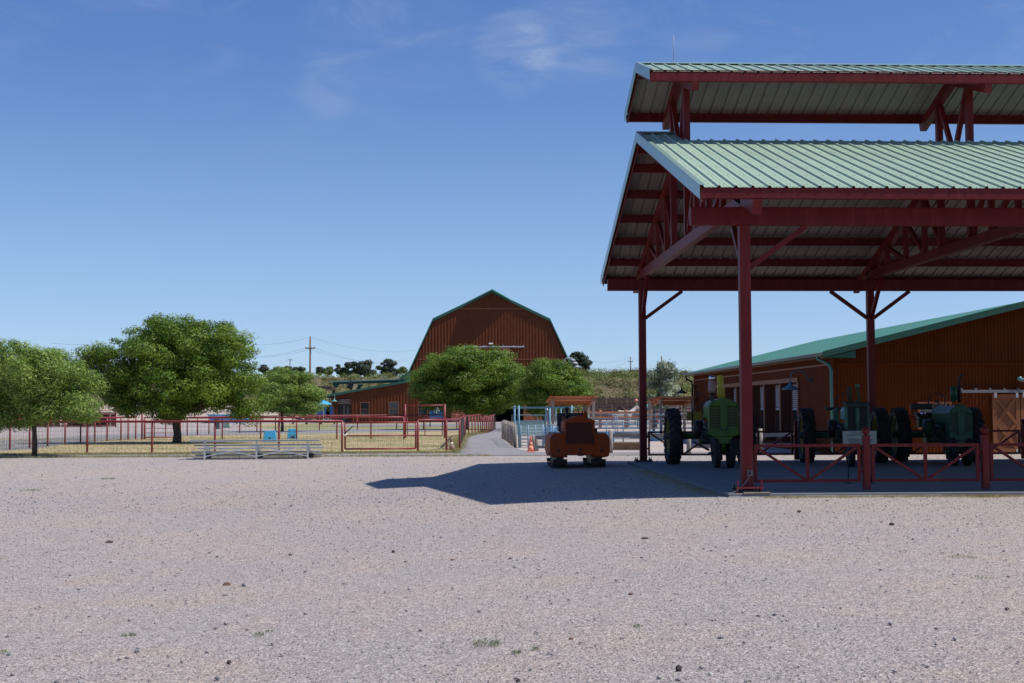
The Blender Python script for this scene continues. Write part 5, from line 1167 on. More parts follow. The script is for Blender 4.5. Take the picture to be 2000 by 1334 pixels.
# blue loading frame
f0, f1, f2 = gp(1013.5, 875), gp(1005, 868), gp(1117, 873); t = thing('loading_frame', 'tall pale blue pipe frame standing over the pen gates', 'gate frame', f0)
hh = at(1013.5, 792, f0.y).z
for p, r in ((f0, .04), (f1, .05), (f2, .04)): MB().path([p, p+Vector((0, 0, hh))], r, 8).build('post', BLUEP, t)
MB().bar(f1+Vector((-.1, 0, hh-.09)), f2+Vector((.1, 0, hh-.09)), .07, .08).build('crossbar', BLUEP, t)
for px, r, top in ((1066, .02, 797), (1069, .025, 797), (1074, .05, 796), (1086, .02, 798), (1096, .03, 796)):
    p = gp(px, 870); MB().path([p, Vector((p.x, p.y, at(px, top, p.y).z))], r, 7).build('upright', GALV if px in (1069,) else BLUEP, t)
def panel_fence(name, label, pts, h, n, m, r=.022, vs=.9, cat='pen panel', group=None, bot=.1, z0=0):
    pts = [Vector(p)+Vector((0, 0, z0)) for p in pts]; c = pts[0]; t = thing(name, label, cat, c, group)
    b = MB(); 
    for k in range(n): z = bot+(h-bot)*k/(n-1); b.path([p+Vector((0, 0, z)) for p in pts], r, 5)
    b.build('rail', m, t)
    for p, q in zip(pts, pts[1:]):
        L_ = (q-p).length; k = max(1, round(L_/vs))
        for i in range(k+1): a = p+(q-p)*i/k; MB().path([a, a+Vector((0, 0, h+.03))], r*1.25, 6).build('upright', m, t)
    return t
grp = 'pipe panels of the pens'
panel_fence('pen_gate', 'blue mesh gate behind the faded orange cone', [gp(1017, 875), gp(1060, 874)], .92, 7, BLUEG, vs=.35, group=grp)
panel_fence('pen_gate', 'blue mesh gate directly behind the orange crawler tractor', [gp(1062, 873), gp(1116, 872)], .92, 7, BLUEG, vs=.45, group=grp)
panel_fence('pen_fence', 'blue-grey pen panels beyond the plank trough, nearest row', [gp(1120, 868), gp(1250, 868)], 1.02, 7, BLUEG, vs=.8, group=grp)
panel_fence('pen_fence', 'blue-grey pen panels right of the crawler, second row', [gp(1150, 858), gp(1262, 858), gp(1375, 858)], 1.25, 6, BLUEG, vs=1.3, group=grp)
panel_fence('pen_fence', 'blue-grey pen panels farther back, third row', [gp(1140, 848), gp(1262, 847), gp(1360, 847)], 1.25, 5, BLUEG, vs=1.7, group=grp)
panel_fence('pen_fence', 'pale blue pen panels behind the loading frame', [gp(1012, 850), gp(1064, 850), gp(1130, 849)], 1.2, 4, BLUEP, vs=1.5, group=grp)
panel_fence('pen_fence', 'low pale pen rails near the dark barn doorway', [gp(1000, 838), gp(1100, 838)], 1.1, 3, WOOD, vs=1.8, r=.04, group=grp)
p = gp(1034, 852); t = thing('stock_trough', 'long pale teal panel wall behind the blue gate', 'trough', p)
a_, b_ = at(1008, 850, p.y), at(1062, 850, p.y); MB().box(((a_.x+b_.x)/2, p.y, .48), (b_.x-a_.x, .5, .78)).build('tank', TEALB, t, bevel=.03); MB().box(((a_.x+b_.x)/2, p.y, .88), (b_.x-a_.x+.08, .58, .05)).build('rim', BLUEP, t)
for k, (px, py, lab) in enumerate(((1070, 866, 'blue barrel behind the left side of the crawler'), (1080, 864, 'second blue barrel close to the crawler grille'), (1279, 862, 'blue tub behind the back pavilion column'), (1190, 864, 'low blue tub right of the crawler'))):
    p = gp(px, py); t = thing('barrel', lab, 'barrel', p); r_ = .24
    B().lathe([(r_, 0), (r_*1.06, .25), (r_*1.06, .5), (r_, .75 if k < 2 else .45)], n=14).build('drum', mat('barrel_blue', (.05, .2, .42), .5), t, local=True); B().lathe([(r_*.95, .74 if k < 2 else .44), (0, .72 if k < 2 else .3)], n=14).build('lid', BLACK, t, local=True)
# wooden rail fence in front of the pens
t = thing('rail_fence', 'weathered wooden rail fence behind the crawler and the pavilion column', 'fence', gp(1047, 884))
for px, py, top in ((1041.5, 881.3, 850), (1048, 881.6, 851), (1192.5, 886, 840), (1345, 888, 842), (1485.5, 889, 837), (1560, 890, 842)):
    p = gp(px, py); wood_post(t, p, at(px, top, p.y).z-p.z, .085)
for (xa, ya, xb, yb), r in (((1047, 854, 1192, 853), .07), ((1047, 873, 1192, 875), .05), ((1192, 850.5, 1345, 851.5), .085), ((1345, 852, 1485, 848), .07), ((1485, 850, 1570, 848), .07), ((1345, 872, 1485, 872), .06), ((1485, 869, 1570, 869), .06)):
    Y = gp(xa, 885).y; Y2 = gp(xb, 887).y; p, q = at(xa, ya, Y), at(xb, yb, Y2); MB().bar(p, q, r*.8, r*1.9).build('rail', WOOD, t)
a_, b_ = gp(1197, 879.5), gp(1262, 879.5); t = thing('plank_trough', 'brown stacked-plank trough below the wooden rail right of the crawler', 'trough', a_)
for k in range(2): MB().bar(a_+Vector((0, 0, .09+.15*k)), b_+Vector((0, 0, .09+.15*k)), .06, .143).build('plank', WOODB, t)
MB().bar(a_+Vector((0, .03, .30)), b_+Vector((0, .03, .30)), .3, .03).build('top_plank', WOOD, t)
MB().bar(a_+Vector((0, .4, .15)), b_+Vector((0, .4, .15)), .04, .29).build('back_plank', WOODB, t)
a_ = gp(1018, 879); tag(B().prism([(-.35, .0), (.2, .0), (.15, .2), (-.3, .22)], -.1, .1, 'y').build('timber_block', WOODB, org=a_), 'short dark timber block on the ground left of the orange cone', 'timber')
# low shelters
def shelter(px0, px1, pyt, Y, label, m, zdrop=.30, d=3.2, posts=True, xa_extra=0):
    a_, b_ = at(px0, pyt, Y), at(px1, pyt, Y); t = thing('shelter', label, 'shelter', ((a_.x+b_.x)/2, Y, 0))
    b = MB(); n = max(6, int((b_.x-a_.x)/.12)); top = []; 
    for k in range(n+1): x = a_.x+(b_.x-a_.x)*k/n; top.append((x, a_.z+(.018 if k % 2 else 0)))
    for (x0, z0), (x1, z1) in zip(top, top[1:]): b.add([(x0, Y, z0), (x1, Y, z1), (x1, Y+d, z1-zdrop), (x0, Y+d, z0-zdrop)], [(0, 1, 2, 3)]).add([(x0, Y, z0-.012), (x1, Y, z1-.012), (x1, Y+d, z1-zdrop-.012), (x0, Y+d, z0-zdrop-.012)], [(3, 2, 1, 0)])
    b.build('roof_sheet', m, t)
    for yy, dz in ((Y+.3, .14), (Y+d/2, .14+zdrop/2), (Y+d-.2, .1+zdrop)): MB().box(((a_.x+b_.x)/2, yy, a_.z-dz), (b_.x-a_.x-.2, .06, .12)).build('purlin', WOODO, t)
    for x in (a_.x+.2, b_.x-.2):
        MB().bar((x, Y+.1, a_.z-.2), (x, Y+d-.1, a_.z-.2-zdrop*.95), .07, .12).build('rafter', WOODO, t)
        for yy, zz in ((Y+.3, a_.z-.14), (Y+d-.3, a_.z-zdrop-.12)): MB().box((x, yy, zz/2), (.14, .14, zz)).build('post', WOOD, t)
    return t
shelter(1073, 1168, 773.5, 66, 'small orange corrugated-iron shelter rising above the crawler tractor', SHOR, .32)
shelter(1285, 1362, 774.5, 68, 'orange-edged corrugated shelter behind the bright green tractor', SHOR, .30)
shelter(1264, 1330, 776, 76, 'brown-roofed low shelter left of the barn corner', mat('brown_iron', (.16, .10, .07), .6), .25)
# corral fences farther away
t = thing('rail_fence', 'orange-brown wooden rail fence in front of the white horse', 'fence', gp(1172, 838))
pts = [(1108, 802), (1172, 801), (1222, 801), (1273, 800)]; Y = 98
for px, top in pts: p = at(px, top, Y); wood_post(t, (p.x, Y, 0), p.z, .13, WOODO)
for z_ in (805.5, 815.5): MB().bar(at(1100, z_, Y-.1), at(1273, z_, Y-.1), .08, .17).build('rail', WOODO, t)
for k, (Y, y0, y1, n, xa, xb, lab) in enumerate(((112, 803, 826, 4, 1140, 1420, 'brown pipe corral rails just behind the horses'), (126, 791, 818, 6, 1150, 1420, 'brown pipe corral rails behind, middle row'), (150, 781, 808, 5, 1185, 1420, 'brown pipe corral panels at the hill foot'), (140, 783, 806, 4, 1285, 1420, 'brown pipe corral panels under the poplar tree'))):
    h_ = at(1200, y0, Y).z; lo = max(.1, at(1200, y1, Y).z)
    panel_fence('corral_fence', lab, [(at(xa, 800, Y).x, Y, 0), (at(xb, 800, Y).x, Y, 0)], h_, n, BPIPE, r=.045, vs=2.4, bot=lo, group='brown corral fences', cat='fence')
t = thing('board_fence', 'dark upright-board fence along the foot of the hill', 'fence', (at(1160, 795, 172).x, 172, 0))
bm_ = MB().box((0, 0, .5), (.19, .05, 1.)).mesh('board', DWOOD); x = at(1140, 795, 172).x; xe = at(1440, 795, 172).x; q = at(1200, 776, 172).z
while x < xe: 
    o = bpy.data.objects.new('board', bm_); COL.objects.link(o); o.parent = t; o.location = (x-t.location.x, random.uniform(-.02, .02), 0); o.scale = (1, 1, q+random.uniform(-.12, .12)); x += .22
# grey curved-arm yard lamp over the right-hand tree
p = gp(1100, 842); Y = p.y; pts = [p, at(1100, 722, Y), at(1100, 712, Y), at(1102.5, 703, Y), at(1107, 699.5, Y), at(1118, 700, Y)]
YLM = mat('dull_lamp_grey', (.30, .31, .32), .5)
t = thing('yard_lamp', 'grey curved-arm yard lamp rising above the right-hand tree', 'street lamp', p)
MB().path([pts[0], pts[1]], .08, 10).build('pole', YLM, t); MB().path(pts[1:], [.10, .07, .05, .05, .05], 8).build('arm', YLM, t)
for k, (q, r) in enumerate((((1118, 702), .22), ((1122, 708), .28), ((1125, 715), .28))): c = at(*q, Y); MB().lathe([(0, .06), (r*.5, .05), (r, -.08), (r*.9, -.12), (0, -.1)], tuple(c), n=14).build('lamp_head', YLM, t)

# ------------------------------------------------------------------ horses and riders (figures grown from a joint skeleton)
def skin(name, verts, edges, radii, m, parent, loc=(0, 0, 0), sub=1, root=0):
    me = bpy.data.meshes.new(name); me.from_pydata(verts, edges, []); o = bpy.data.objects.new(name, me); COL.objects.link(o)
    sk = o.modifiers.new('skin', 'SKIN'); 
    for v_, r in zip(me.skin_vertices[0].data, radii): v_.radius = (r, r) if not isinstance(r, tuple) else r
    me.skin_vertices[0].data[root].use_root = True
    sb = o.modifiers.new('sub', 'SUBSURF'); sb.levels = sb.render_levels = sub
    me.materials.append(m); o.parent = parent; o.location = loc; 
    for p_ in me.polygons: p_.use_smooth = True
    return o
def horse(label, loc, rz, m, mane):
    t = thing('horse', label, 'horse', loc, rz=rz); V = []; Ed = []; Rd = []
    def add(p, r, prev=None):
        V.append(p); Rd.append(r); i = len(V)-1
        if prev is not None: Ed.append((prev, i))
        return i
    a = add((0, 0, 1.12), (.27, .30)); ch = add((.55, 0, 1.10), (.26, .30), a); sh = add((.78, 0, 1.16), (.20, .26), ch); ru = add((-.50, 0, 1.18), (.26, .27), a); ta = add((-.82, 0, 1.16), (.15, .17), ru)
    n1_ = add((1.05, 0, 1.42), (.11, .17), sh); n2_ = add((1.28, 0, 1.66), (.08, .12), n1_); hd = add((1.38, 0, 1.70), (.08, .11), n2_); mz = add((1.60, 0, 1.46), (.055, .075), hd); add((1.68, 0, 1.38), (.05, .055), mz)
    for s_ in (-1, 1):
        e = add((.68, s_*.15, .92), .12, ch); k = add((.70, s_*.15, .52), .058, e); f = add((.70, s_*.15, .16), .04, k); add((.73, s_*.15, .03), .06, f)
        e = add((-.62, s_*.15, .90), .15, ru); k = add((-.52, s_*.15, .72), .09, e); h_ = add((-.74, s_*.15, .50), .058, k); f = add((-.68, s_*.15, .16), .04, h_); add((-.65, s_*.15, .03), .06, f)
        add((1.33, s_*.06, 1.84), .022, hd)
    skin('body', V, Ed, Rd, m, t)
    b = MB(); 
    for k in range(6): q = k/5; b.prism([(.85+.45*q, 1.46+.30*q), (.97+.45*q, 1.50+.30*q), (.88+.45*q, 1.30+.30*q)], -.02, .02, 'y')
    b.build('mane', mane, t, local=True); B().path([(-.92, 0, 1.2), (-1.02, 0, 1.0), (-1.0, 0, .55)], [.05, .08, .02], 7).build('tail', mane, t, local=True); return t
def person(label, loc, rz, shirt, legs, hat, seated=False, arms='down'):
    t = thing('person', label, 'person', loc, rz=rz); z0 = -.85 if seated else 0
    V = [(0, 0, .95+z0), (0, 0, 1.2+z0), (0, 0, 1.40+z0), (0, 0, 1.50+z0), (0, .01, 1.62+z0), (0, 0, 1.73+z0)]; Rd = [(.15, .11), (.15, .10), (.17, .10), .055, (.085, .10), (.06, .07)]; Ed = [(0, 1), (1, 2), (2, 3), (3, 4), (4, 5)]
    for s_ in (-1, 1):
        i = len(V)
        if seated: V += [(s_*.22, .28, .88+z0), (s_*.30, .25, .45+z0), (s_*.30, .38, .40+z0)]
        else: V += [(s_*.11, .02, .50), (s_*.12, -.02, .08), (s_*.12, .12, .04)]
        Rd += [.075, .05, .045]; Ed += [(0, i), (i, i+1), (i+1, i+2)]
        i = len(V); V += [(s_*.21, 0, 1.40+z0), (s_*.26, .05, 1.13+z0), (s_*.20, .28, 1.05+z0)]; Rd += [.055, .042, .035]; Ed += [(2, i), (i, i+1), (i+1, i+2)]
    skin('body', V, Ed, Rd, SKIN, t)
    V2 = [(0, 0, .98+z0), (0, 0, 1.2+z0), (0, 0, 1.42+z0), (-.22, 0, 1.40+z0), (-.265, .05, 1.16+z0), (.22, 0, 1.40+z0), (.265, .05, 1.16+z0)]
    skin('shirt', V2, [(0, 1), (1, 2), (2, 3), (3, 4), (2, 5), (5, 6)], [(.165, .125), (.165, .115), (.175, .115), .07, .062, .07, .062], shirt, t)
    i = 6; V3 = [V[0], V[6], V[7], V[12 if seated else 12], V[13]]
    skin('trousers', V3, [(0, 1), (1, 2), (0, 3), (3, 4)], [(.165, .125), .09, .07, .09, .07], legs, t)
    if hat: B().lathe([(.20, 1.70+z0), (.19, 1.71+z0), (.10, 1.73+z0), (.09, 1.82+z0), (0, 1.84+z0)], n=14).build('hat', hat, t, local=True)
    else: B().lathe([(.10, 1.66+z0), (.105, 1.72+z0), (.07, 1.80+z0), (0, 1.82+z0)], n=12).build('hair', BLACK, t, local=True)
    return t
p = Vector((at(1213, 820, 103).x, 103, 0)); horse('white horse with brown patches behind the orange-brown rail fence', p, R(12), HORSEW, DWOOD)
p = Vector((at(1262, 820, 104).x, 104, 0)); horse('dark saddled horse carrying the rider in teal, behind the back column', p, R(200), HORSED, BLACK)
person('rider in teal shirt and coral hat on the dark horse', p+Vector((0, 0, 1.38)), R(110), TEALS, DENIM, HATP, True)
p = Vector((at(1243, 820, 107).x, 107, 0)); horse('dark horse partly hidden left of the back pavilion column', p, R(185), HORSED, BLACK)
person('rider in dark clothes and coral hat left of the back column', p+Vector((0, 0, 1.38)), R(95), OLIVE, DENIM, HATP, True)
p = Vector((at(1277, 820, 101).x, 101, 0)); person('person in dark clothes standing between the column and the poplar', p, R(170), DENIM, DENIM, None)
p = Vector((at(1283, 820, 99).x, 99, 0)); t = thing('hanging_rope', 'row of red ropes hanging by the standing person', 'rope', p)
for k in range(4): B().lathe([(.0, .55+.17*k), (.07, .60+.17*k), (.07, .66+.17*k), (0, .70+.17*k)], n=8).build('coil', REDC, t, local=True)
B().box((0, .1, .7), (.1, .1, 1.4)).build('post', BPIPE, t, local=True)

# ------------------------------------------------------------------ trees
tree('shade_tree', 'pale windswept tree at the left edge, trunk in front of the red fence', gp(67, 893),
     [(62, 735, 78, 62), (-25, 765, 66, 60), (132, 772, 62, 46), (20, 695, 42, 32), (85, 705, 45, 28), (45, 795, 70, 30), (-30, 800, 50, 30)], 46.2, 80000, .085, LF_PALE, .085, 1.45, clump=.30, seed=3, droop=.2)
tree('shade_tree', 'largest round green tree with spreading crown left of the bleacher', gp(345, 866),
     [(335, 688, 118, 62), (345, 660, 78, 36), (222, 728, 66, 56), (432, 715, 62, 76), (345, 758, 140, 52), (183, 716, 36, 30), (180, 755, 26, 26), (468, 778, 42, 34), (262, 792, 58, 26), (478, 800, 28, 18), (385, 660, 60, 34), (300, 655, 50, 28), (405, 775, 60, 30)], 64.5, 140000, .12, LF_GREEN, .19, 1.35, clump=.46, seed=5, windy=.6)
tree('shade_tree', 'windswept pale tree between the largest tree and the utility pole', gp(551, 843.5),
     [(560, 765, 50, 40), (598, 775, 27, 30), (528, 762, 26, 30), (555, 738, 30, 18), (560, 795, 45, 16)], 97, 44000, .13, LF_PALE, .10, 1.45, clump=.42, seed=8)
tree('shade_tree', 'broad bright green tree in front of the gambrel barn doors', gp(912, 839),
     [(905, 732, 80, 48), (850, 748, 45, 46), (972, 745, 46, 52), (905, 785, 66, 20), (925, 700, 55, 22), (830, 765, 25, 25), (975, 778, 30, 16)], 106, 125000, .15, LF_GREEN, .15, 1.2, clump=.60, seed=9, wind=(.9, 0, .1), windy=.7)
tree('shade_tree', 'green tree right of the barn doors behind the blue loading frame', gp(1062, 842),
     [(1070, 748, 46, 36), (1105, 760, 36, 30), (1045, 770, 30, 26), (1065, 790, 42, 20), (1080, 722, 24, 12)], 101, 75000, .14, LF_GREEN, .10, 1.2, clump=.46, seed=11, wind=(.9, 0, .1), windy=.7)
tree('poplar_tree', 'pale-leaved upright poplar between the back column and the right barn', Vector((at(1294, 820, 118).x, 118, 0)),
     [(1290, 765, 24, 40), (1275, 745, 9, 27), (1304, 735, 11, 22), (1313, 762, 14, 28), (1288, 733, 10, 20), (1275, 785, 18, 20), (1295, 722, 6, 12)], 118, 16000, .19, LF_WHITE, .14, 1.6, clump=.42, seed=13, wind=(.35, 0, 1.), windy=1.)
hill_trees = [ # px, base py, top py, half width px, label, leaf
 (758, 729, 696, 17, 'dark round juniper on the ridge left of the gambrel barn', LF_DARK), (701, 732, 702, 31, 'wide grey-green tree on the ridge beside the small roofs', LF_DARK),
 (664, 730, 713, 11, 'small round tree on the ridge just right of the utility pole', LF_DARK), (640, 728, 717, 8, 'low bushy tree on the ridge close to the utility pole', LF_OLIVE),
 (625, 728, 716, 6, 'smallest ridge tree touching the utility pole', LF_DARK), (584, 729, 716, 12, 'ridge tree just left of the utility pole', LF_DARK), (560, 730, 716, 11, 'ridge tree above the windswept middle tree', LF_DARK),
 (540, 729, 719, 14, 'low brownish tree on the ridge above the middle tree', LF_OLIVE), (517, 728, 714, 9, 'ridge tree beside the largest tree crown', LF_DARK), (785, 728, 716, 9, 'small tree on the ridge against the barn roof edge', LF_OLIVE),
 (678, 736, 722, 8, 'little bush tree between the small roofs', LF_OLIVE), (1134, 727, 686, 24, 'tall dark pine on the ridge right of the gambrel barn', LF_DARK), (1244, 735, 720, 10, 'dark ridge tree beside the back pavilion column', LF_DARK),
 (1338, 738, 727, 8, 'small dark tree on the ridge near the right barn eave', LF_DARK)]
for k, (px, by, ty, hw, lab, lm) in enumerate(hill_trees):
    Y = 292 if px < 900 else 288; a_, b_ = at(px, by, Y), at(px, ty, Y); hz_ = hill_h(a_.x, Y); H_ = b_.z-hz_
    cy = (by+ty)/2; lob = [(px, ty+(by-ty)*.45, hw*.66, (by-ty)*.42), (px-hw*.42, ty+(by-ty)*.66, hw*.55, (by-ty)*.34), (px+hw*.45, ty+(by-ty)*.62, hw*.52, (by-ty)*.38)]
    lob.append((px, by-(by-ty)*.14, hw*.72, (by-ty)*.24))
    if px == 1134: lob = [(1128, 700, 9, 13), (1140, 704, 12, 14), (1120, 708, 10, 12), (1149, 714, 9, 10), (1134, 718, 16, 9), (1118, 700, 6, 6), (1134, 726, 15, 6)]
    tree('ridge_tree', lab, (a_.x, Y, hz_-.1), lob, Y, int(1600+hw*210), .42 if hw > 12 else .34, lm, .18 if hw > 12 else   .1, H_*.1, clump=.75 if hw > 12 else .5, seed=20+k, windy=.2, depth=.8)

# scrub on the hillside: one uncountable cover
def scrub():
    P = []; A = []; Sz = []; T = []; NR = []
    rg = np.random.default_rng(44); n = 5200
    for i in range(n):
        y = rg.uniform(188, 300); x = rg.uniform(-.36, .36)*y
        right = x > 12
        if rg.random() < (.25 if right else .6): continue
        h = rg.uniform(.5, 1.9 if right else 1.3)*(1.25 if y > 265 and right else 1); r = h*rg.uniform(.8, 1.4)
        if right and y < 205: h *= 1.5; r *= 1.5
        k = int(30+26*r*h); z = hill_h(x, y)
        q = rg.normal(size=(k, 3)); q /= np.linalg.norm(q, axis=1)[:, None]; q *= rg.uniform(.55, 1, k)[:, None]
        pp = np.stack([x+q[:, 0]*r, y+q[:, 1]*r, z+h*.45+q[:, 2]*h*.55+rg.normal(size=k)*.08], 1); pp[:, 2] = np.maximum(pp[:, 2], z)
        P.append(pp); NR.append(q+rg.normal(size=(k, 3))*.3+np.array([0, 0, .2])); A.append(rg.normal(size=(k, 3))+np.array([0, 0, .8])); Sz.append(rg.uniform(.18, .42, k)); c = .5+.75*mnoise.noise(Vector((x*.06, y*.06, 7.)))+rg.normal()*.22; T.append(np.clip(rg.normal(c, .12, k), 0, 1))
    me = leaf_mesh('scrub', np.concatenate(P), np.concatenate(A), np.concatenate(Sz), np.concatenate(T), LF_SAGE, nrm=np.concatenate(NR))
    o = bpy.data.objects.new('scrub', me); COL.objects.link(o); tag(o, 'low desert scrub covering the hillside', 'shrubs', kind='stuff')
scrub()
# utility poles
def pole(px, top, Y, arm_py, arm_px, label, r=.14, z0=0, kind=1):
    p = at(px, top, Y); t = thing('utility_pole', label, 'utility pole', (p.x, Y, z0))
    MB().path([(p.x, Y, z0-.3), (p.x, Y, p.z)], [r*1.25, r*.8], 9).build('pole', POLEW, t)
    a_, b_ = at(px-arm_px, arm_py, Y), at(px+arm_px, arm_py, Y); MB().bar(a_+Vector((0, -r, 0)), b_+Vector((0, -r, 0)), .12, .16).build('crossarm', POLEW, t)
    for q in (a_.lerp(b_, .03), a_.lerp(b_, .97), Vector((p.x, Y, p.z))): MB().lathe([(.05, 0), (.09, .1), (.07, .16), (.09, .22), (0, .3)], (q.x, Y-(.1 if q.z != p.z else 0), q.z), n=8).build('insulator', GALV, t)
    return a_, b_, p
a1 = pole(606, 659, 175, 680, 9.5, 'tall wooden utility pole with crossarm above the middle tree')
a2 = pole(566.5, 702, 420, 703, 4, 'small distant pole left of the tall utility pole', .16, 9)
a3 = pole(723.5, 701, 400, 706, 3.5, 'small distant pole behind the wide ridge tree', .16, 9)
a4 = pole(1231.5, 698, 330, 706, 5, 'distant pole on the ridge left of the back column', .14, 9)
a5 = pole(1292, 697, 240, 712, 7, 'utility pole rising behind the poplar', .15, 6)
def wire(p, q, sag, r, label):
    p, q = Vector(p), Vector(q); n = 22
    pts = [p.lerp(q, i/n)-Vector((0, 0, 4*sag*(i/n)*(1-i/n))) for i in range(n+1)]
    tag(MB().path(pts, r, 4, cap=False).build('power_line', CABLE, org=tuple(p)), label, 'power line', 'thin power lines across the sky')
wl = 'thin power line sagging across the pale sky'
for q, e0, e1, lab in ((a1[0], (430, 682, 330), (800, 699, 330), 'nearer crossarm power line sagging left and right of the tall pole'), (a1[1], (430, 684, 330), (800, 703, 330), 'lower crossarm power line by the tall pole'), (a1[2], (430, 657, 330), (830, 679, 330), 'topmost power line over the tall pole')):
    tag(MB().path([Vector(at(*e0)).lerp(Vector(q), i/14)-Vector((0, 0, 6*(i/14)*(1-i/14))) for i in range(15)]+[Vector(q).lerp(Vector(at(*e1)), i/14)-Vector((0, 0, 6*(i/14)*(1-i/14))) for i in range(1, 15)], .012, 4, cap=False).build('power_line', CABLE, org=tuple(q)), lab, 'power line')
wire(at(100, 670, 300), at(205, 671, 300), .3, .02, 'short power line left of the largest tree')
wire(at(1130, 696, 330), a4[2], 1.5, .015, 'power line running left from the ridge pole'); wire(a4[2], at(1420, 712, 330), 2.5, .015, 'power line running right from the ridge pole')
wire(at(1130, 713, 330), a4[0], 1.5, .015, 'lower power line left of the ridge pole'); wire(a5[0], at(1420, 722, 240), 1.5, .018, 'power line right of the poplar pole')
wire(at(500, 712, 420), a2[2], .8, .015, 'far power line left of the small distant pole'); wire(a2[2], a3[2], 3., .015, 'far power line between the two small distant poles')
# small houses on the mesa
for k, (px, w_, py, lab) in enumerate(((692, 16, 730, 'white-gabled house roof on the mesa by the wide tree'), (652, 6, 733, 'tiny pale house roof on the mesa, middle one'), (622, 12, 734, 'low pale building on the mesa beside the utility pole'))):
    Y = 286; a_, b_ = at(px-w_, py+6, Y), at(px+w_, py+6, Y); z = hill_h(a_.x, Y)-.3; top = at(px, py, Y).z; t = thing('house', lab, 'house', ((a_.x+b_.x)/2, Y, z)); ev = a_.z
    MB().box(((a_.x+b_.x)/2, Y+2.5, (z+ev)/2), (b_.x-a_.x-.4, 5, max(.3, ev-z))).build('wall', TAN, t)
    MB().prism([(a_.x, ev), (b_.x, ev), ((a_.x+b_.x)/2, max(top, ev+.3))], Y-.2, Y+5.2, 'y').build('roof', mat('pale_house_roof', (.62, .58, .52), .7), t)  # roofing is pale in its own colour

# ------------------------------------------------------------------ loose stones, weeds, straw on the yard
def rocks_mesh(name, pts, sizes, tint, mat_):
    base = np.array([(1, 0, 0), (-1, 0, 0), (0, 1, 0), (0, -1, 0), (0, 0, 1), (0, 0, -.6)], float); fc = np.array([(0, 2, 4), (2, 1, 4), (1, 3, 4), (3, 0, 4), (2, 0, 5), (1, 2, 5), (3, 1, 5), (0, 3, 5)])
    n = len(pts); th = rng.uniform(0, 2*PI, n); c, s_ = np.cos(th), np.sin(th)
    v = base[None]*rng.uniform(.6, 1.25, (n, 6, 3)); v[:, :, 2] *= rng.uniform(.45, .85, n)[:, None]; v[:, :, 0] *= rng.uniform(.8, 1.5, n)[:, None]
    v *= sizes[:, None, None]*.5; x = v[:, :, 0]*c[:, None]-v[:, :, 1]*s_[:, None]; y = v[:, :, 0]*s_[:, None]+v[:, :, 1]*c[:, None]
    v = np.stack([x, y, v[:, :, 2]], 2)+pts[:, None]; f = (fc[None]+6*np.arange(n)[:, None, None]).reshape(-1)
    me = bpy.data.meshes.new(name); me.vertices.add(6*n); me.vertices.foreach_set('co', v.reshape(-1).astype(np.float32)); me.loops.add(24*n); me.loops.foreach_set('vertex_index', f.astype(np.int32))
    me.polygons.add(8*n); me.polygons.foreach_set('loop_start', np.arange(0, 24*n, 3, dtype=np.int32)); me.polygons.foreach_set('loop_total', np.full(8*n, 3, np.int32))
    a = me.attributes.new('tint', 'FLOAT', 'POINT'); a.data.foreach_set('value', np.repeat(tint, 6).astype(np.float32)); me.materials.append(mat_); me.update(); return me
def stone_mat():
    M = bpy.data.materials.new('loose_gravel'); M.use_nodes = True; N = M.node_tree.nodes; l = M.node_tree.links.new
    a = N.new('ShaderNodeAttribute'); a.attribute_name = 'tint'; r = N.new('ShaderNodeValToRGB'); e = r.color_ramp.elements
    e[0].color = (.13, .12, .125, 1); e[0].position = 0; e[1].position = 1; e[1].color = (.64, .61, .58, 1)
    for p, c in ((.15, (.25, .22, .22, 1)), (.4, (.37, .33, .325, 1)), (.7, (.45, .40, .385, 1)), (.85, (.50, .40, .32, 1))): q = e.new(p); q.color = c
    l(a.outputs['Fac'], r.inputs[0]); l(r.outputs[0], N['Principled BSDF'].inputs['Base Color']); N['Principled BSDF'].inputs['Roughness'].default_value = .9; return M
STONE = stone_mat()
def visible_pts(n, d0, d1, px_pad=60, power=1.):
    d = d0*(d1/d0)**rng.random(n) if power else rng.uniform(d0, d1, n); u = rng.uniform(-1000-px_pad, 1000+px_pad, n)/F_PX
    x = d*np.tan(np.arctan(u)+YAW); return x, d
n = 110000; x, y = visible_pts(n, 6.8, 30)
ok = ~((x > 4.85) & (y > 23.25)); x, y = x[ok], y[ok]; n = len(x)
z = np.array([ground(a, b) for a, b in zip(x, y)])
sz = rng.lognormal(math.log(.0085), .42, n)*np.clip(y/13, .85, 1.7); sz = np.minimum(sz, .045)
pts = np.stack([x, y, z+sz*.12+.006], 1)
o = bpy.data.objects.new('loose_gravel', rocks_mesh('loose_gravel', pts, sz, rng.random(n), STONE)); COL.objects.link(o); tag(o, 'fine loose gravel strewn over the whole yard', 'gravel', kind='stuff')
n = 16000; x, y = visible_pts(n, 24, 44); ok = ~((x > 4.85) & (y > 23.25) & (y < 37.7)); x, y = x[ok], y[ok]; n = len(x)
sz = rng.lognormal(math.log(.022), .4, n); z = np.array([ground(a, b) for a, b in zip(x, y)])
o = bpy.data.objects.new('loose_gravel', rocks_mesh('loose_gravel', np.stack([x, y, z+sz*.2], 1), sz, rng.random(n)*.9, STONE)); COL.objects.link(o); tag(o, 'coarser loose gravel on the far part of the yard', 'gravel', kind='stuff')
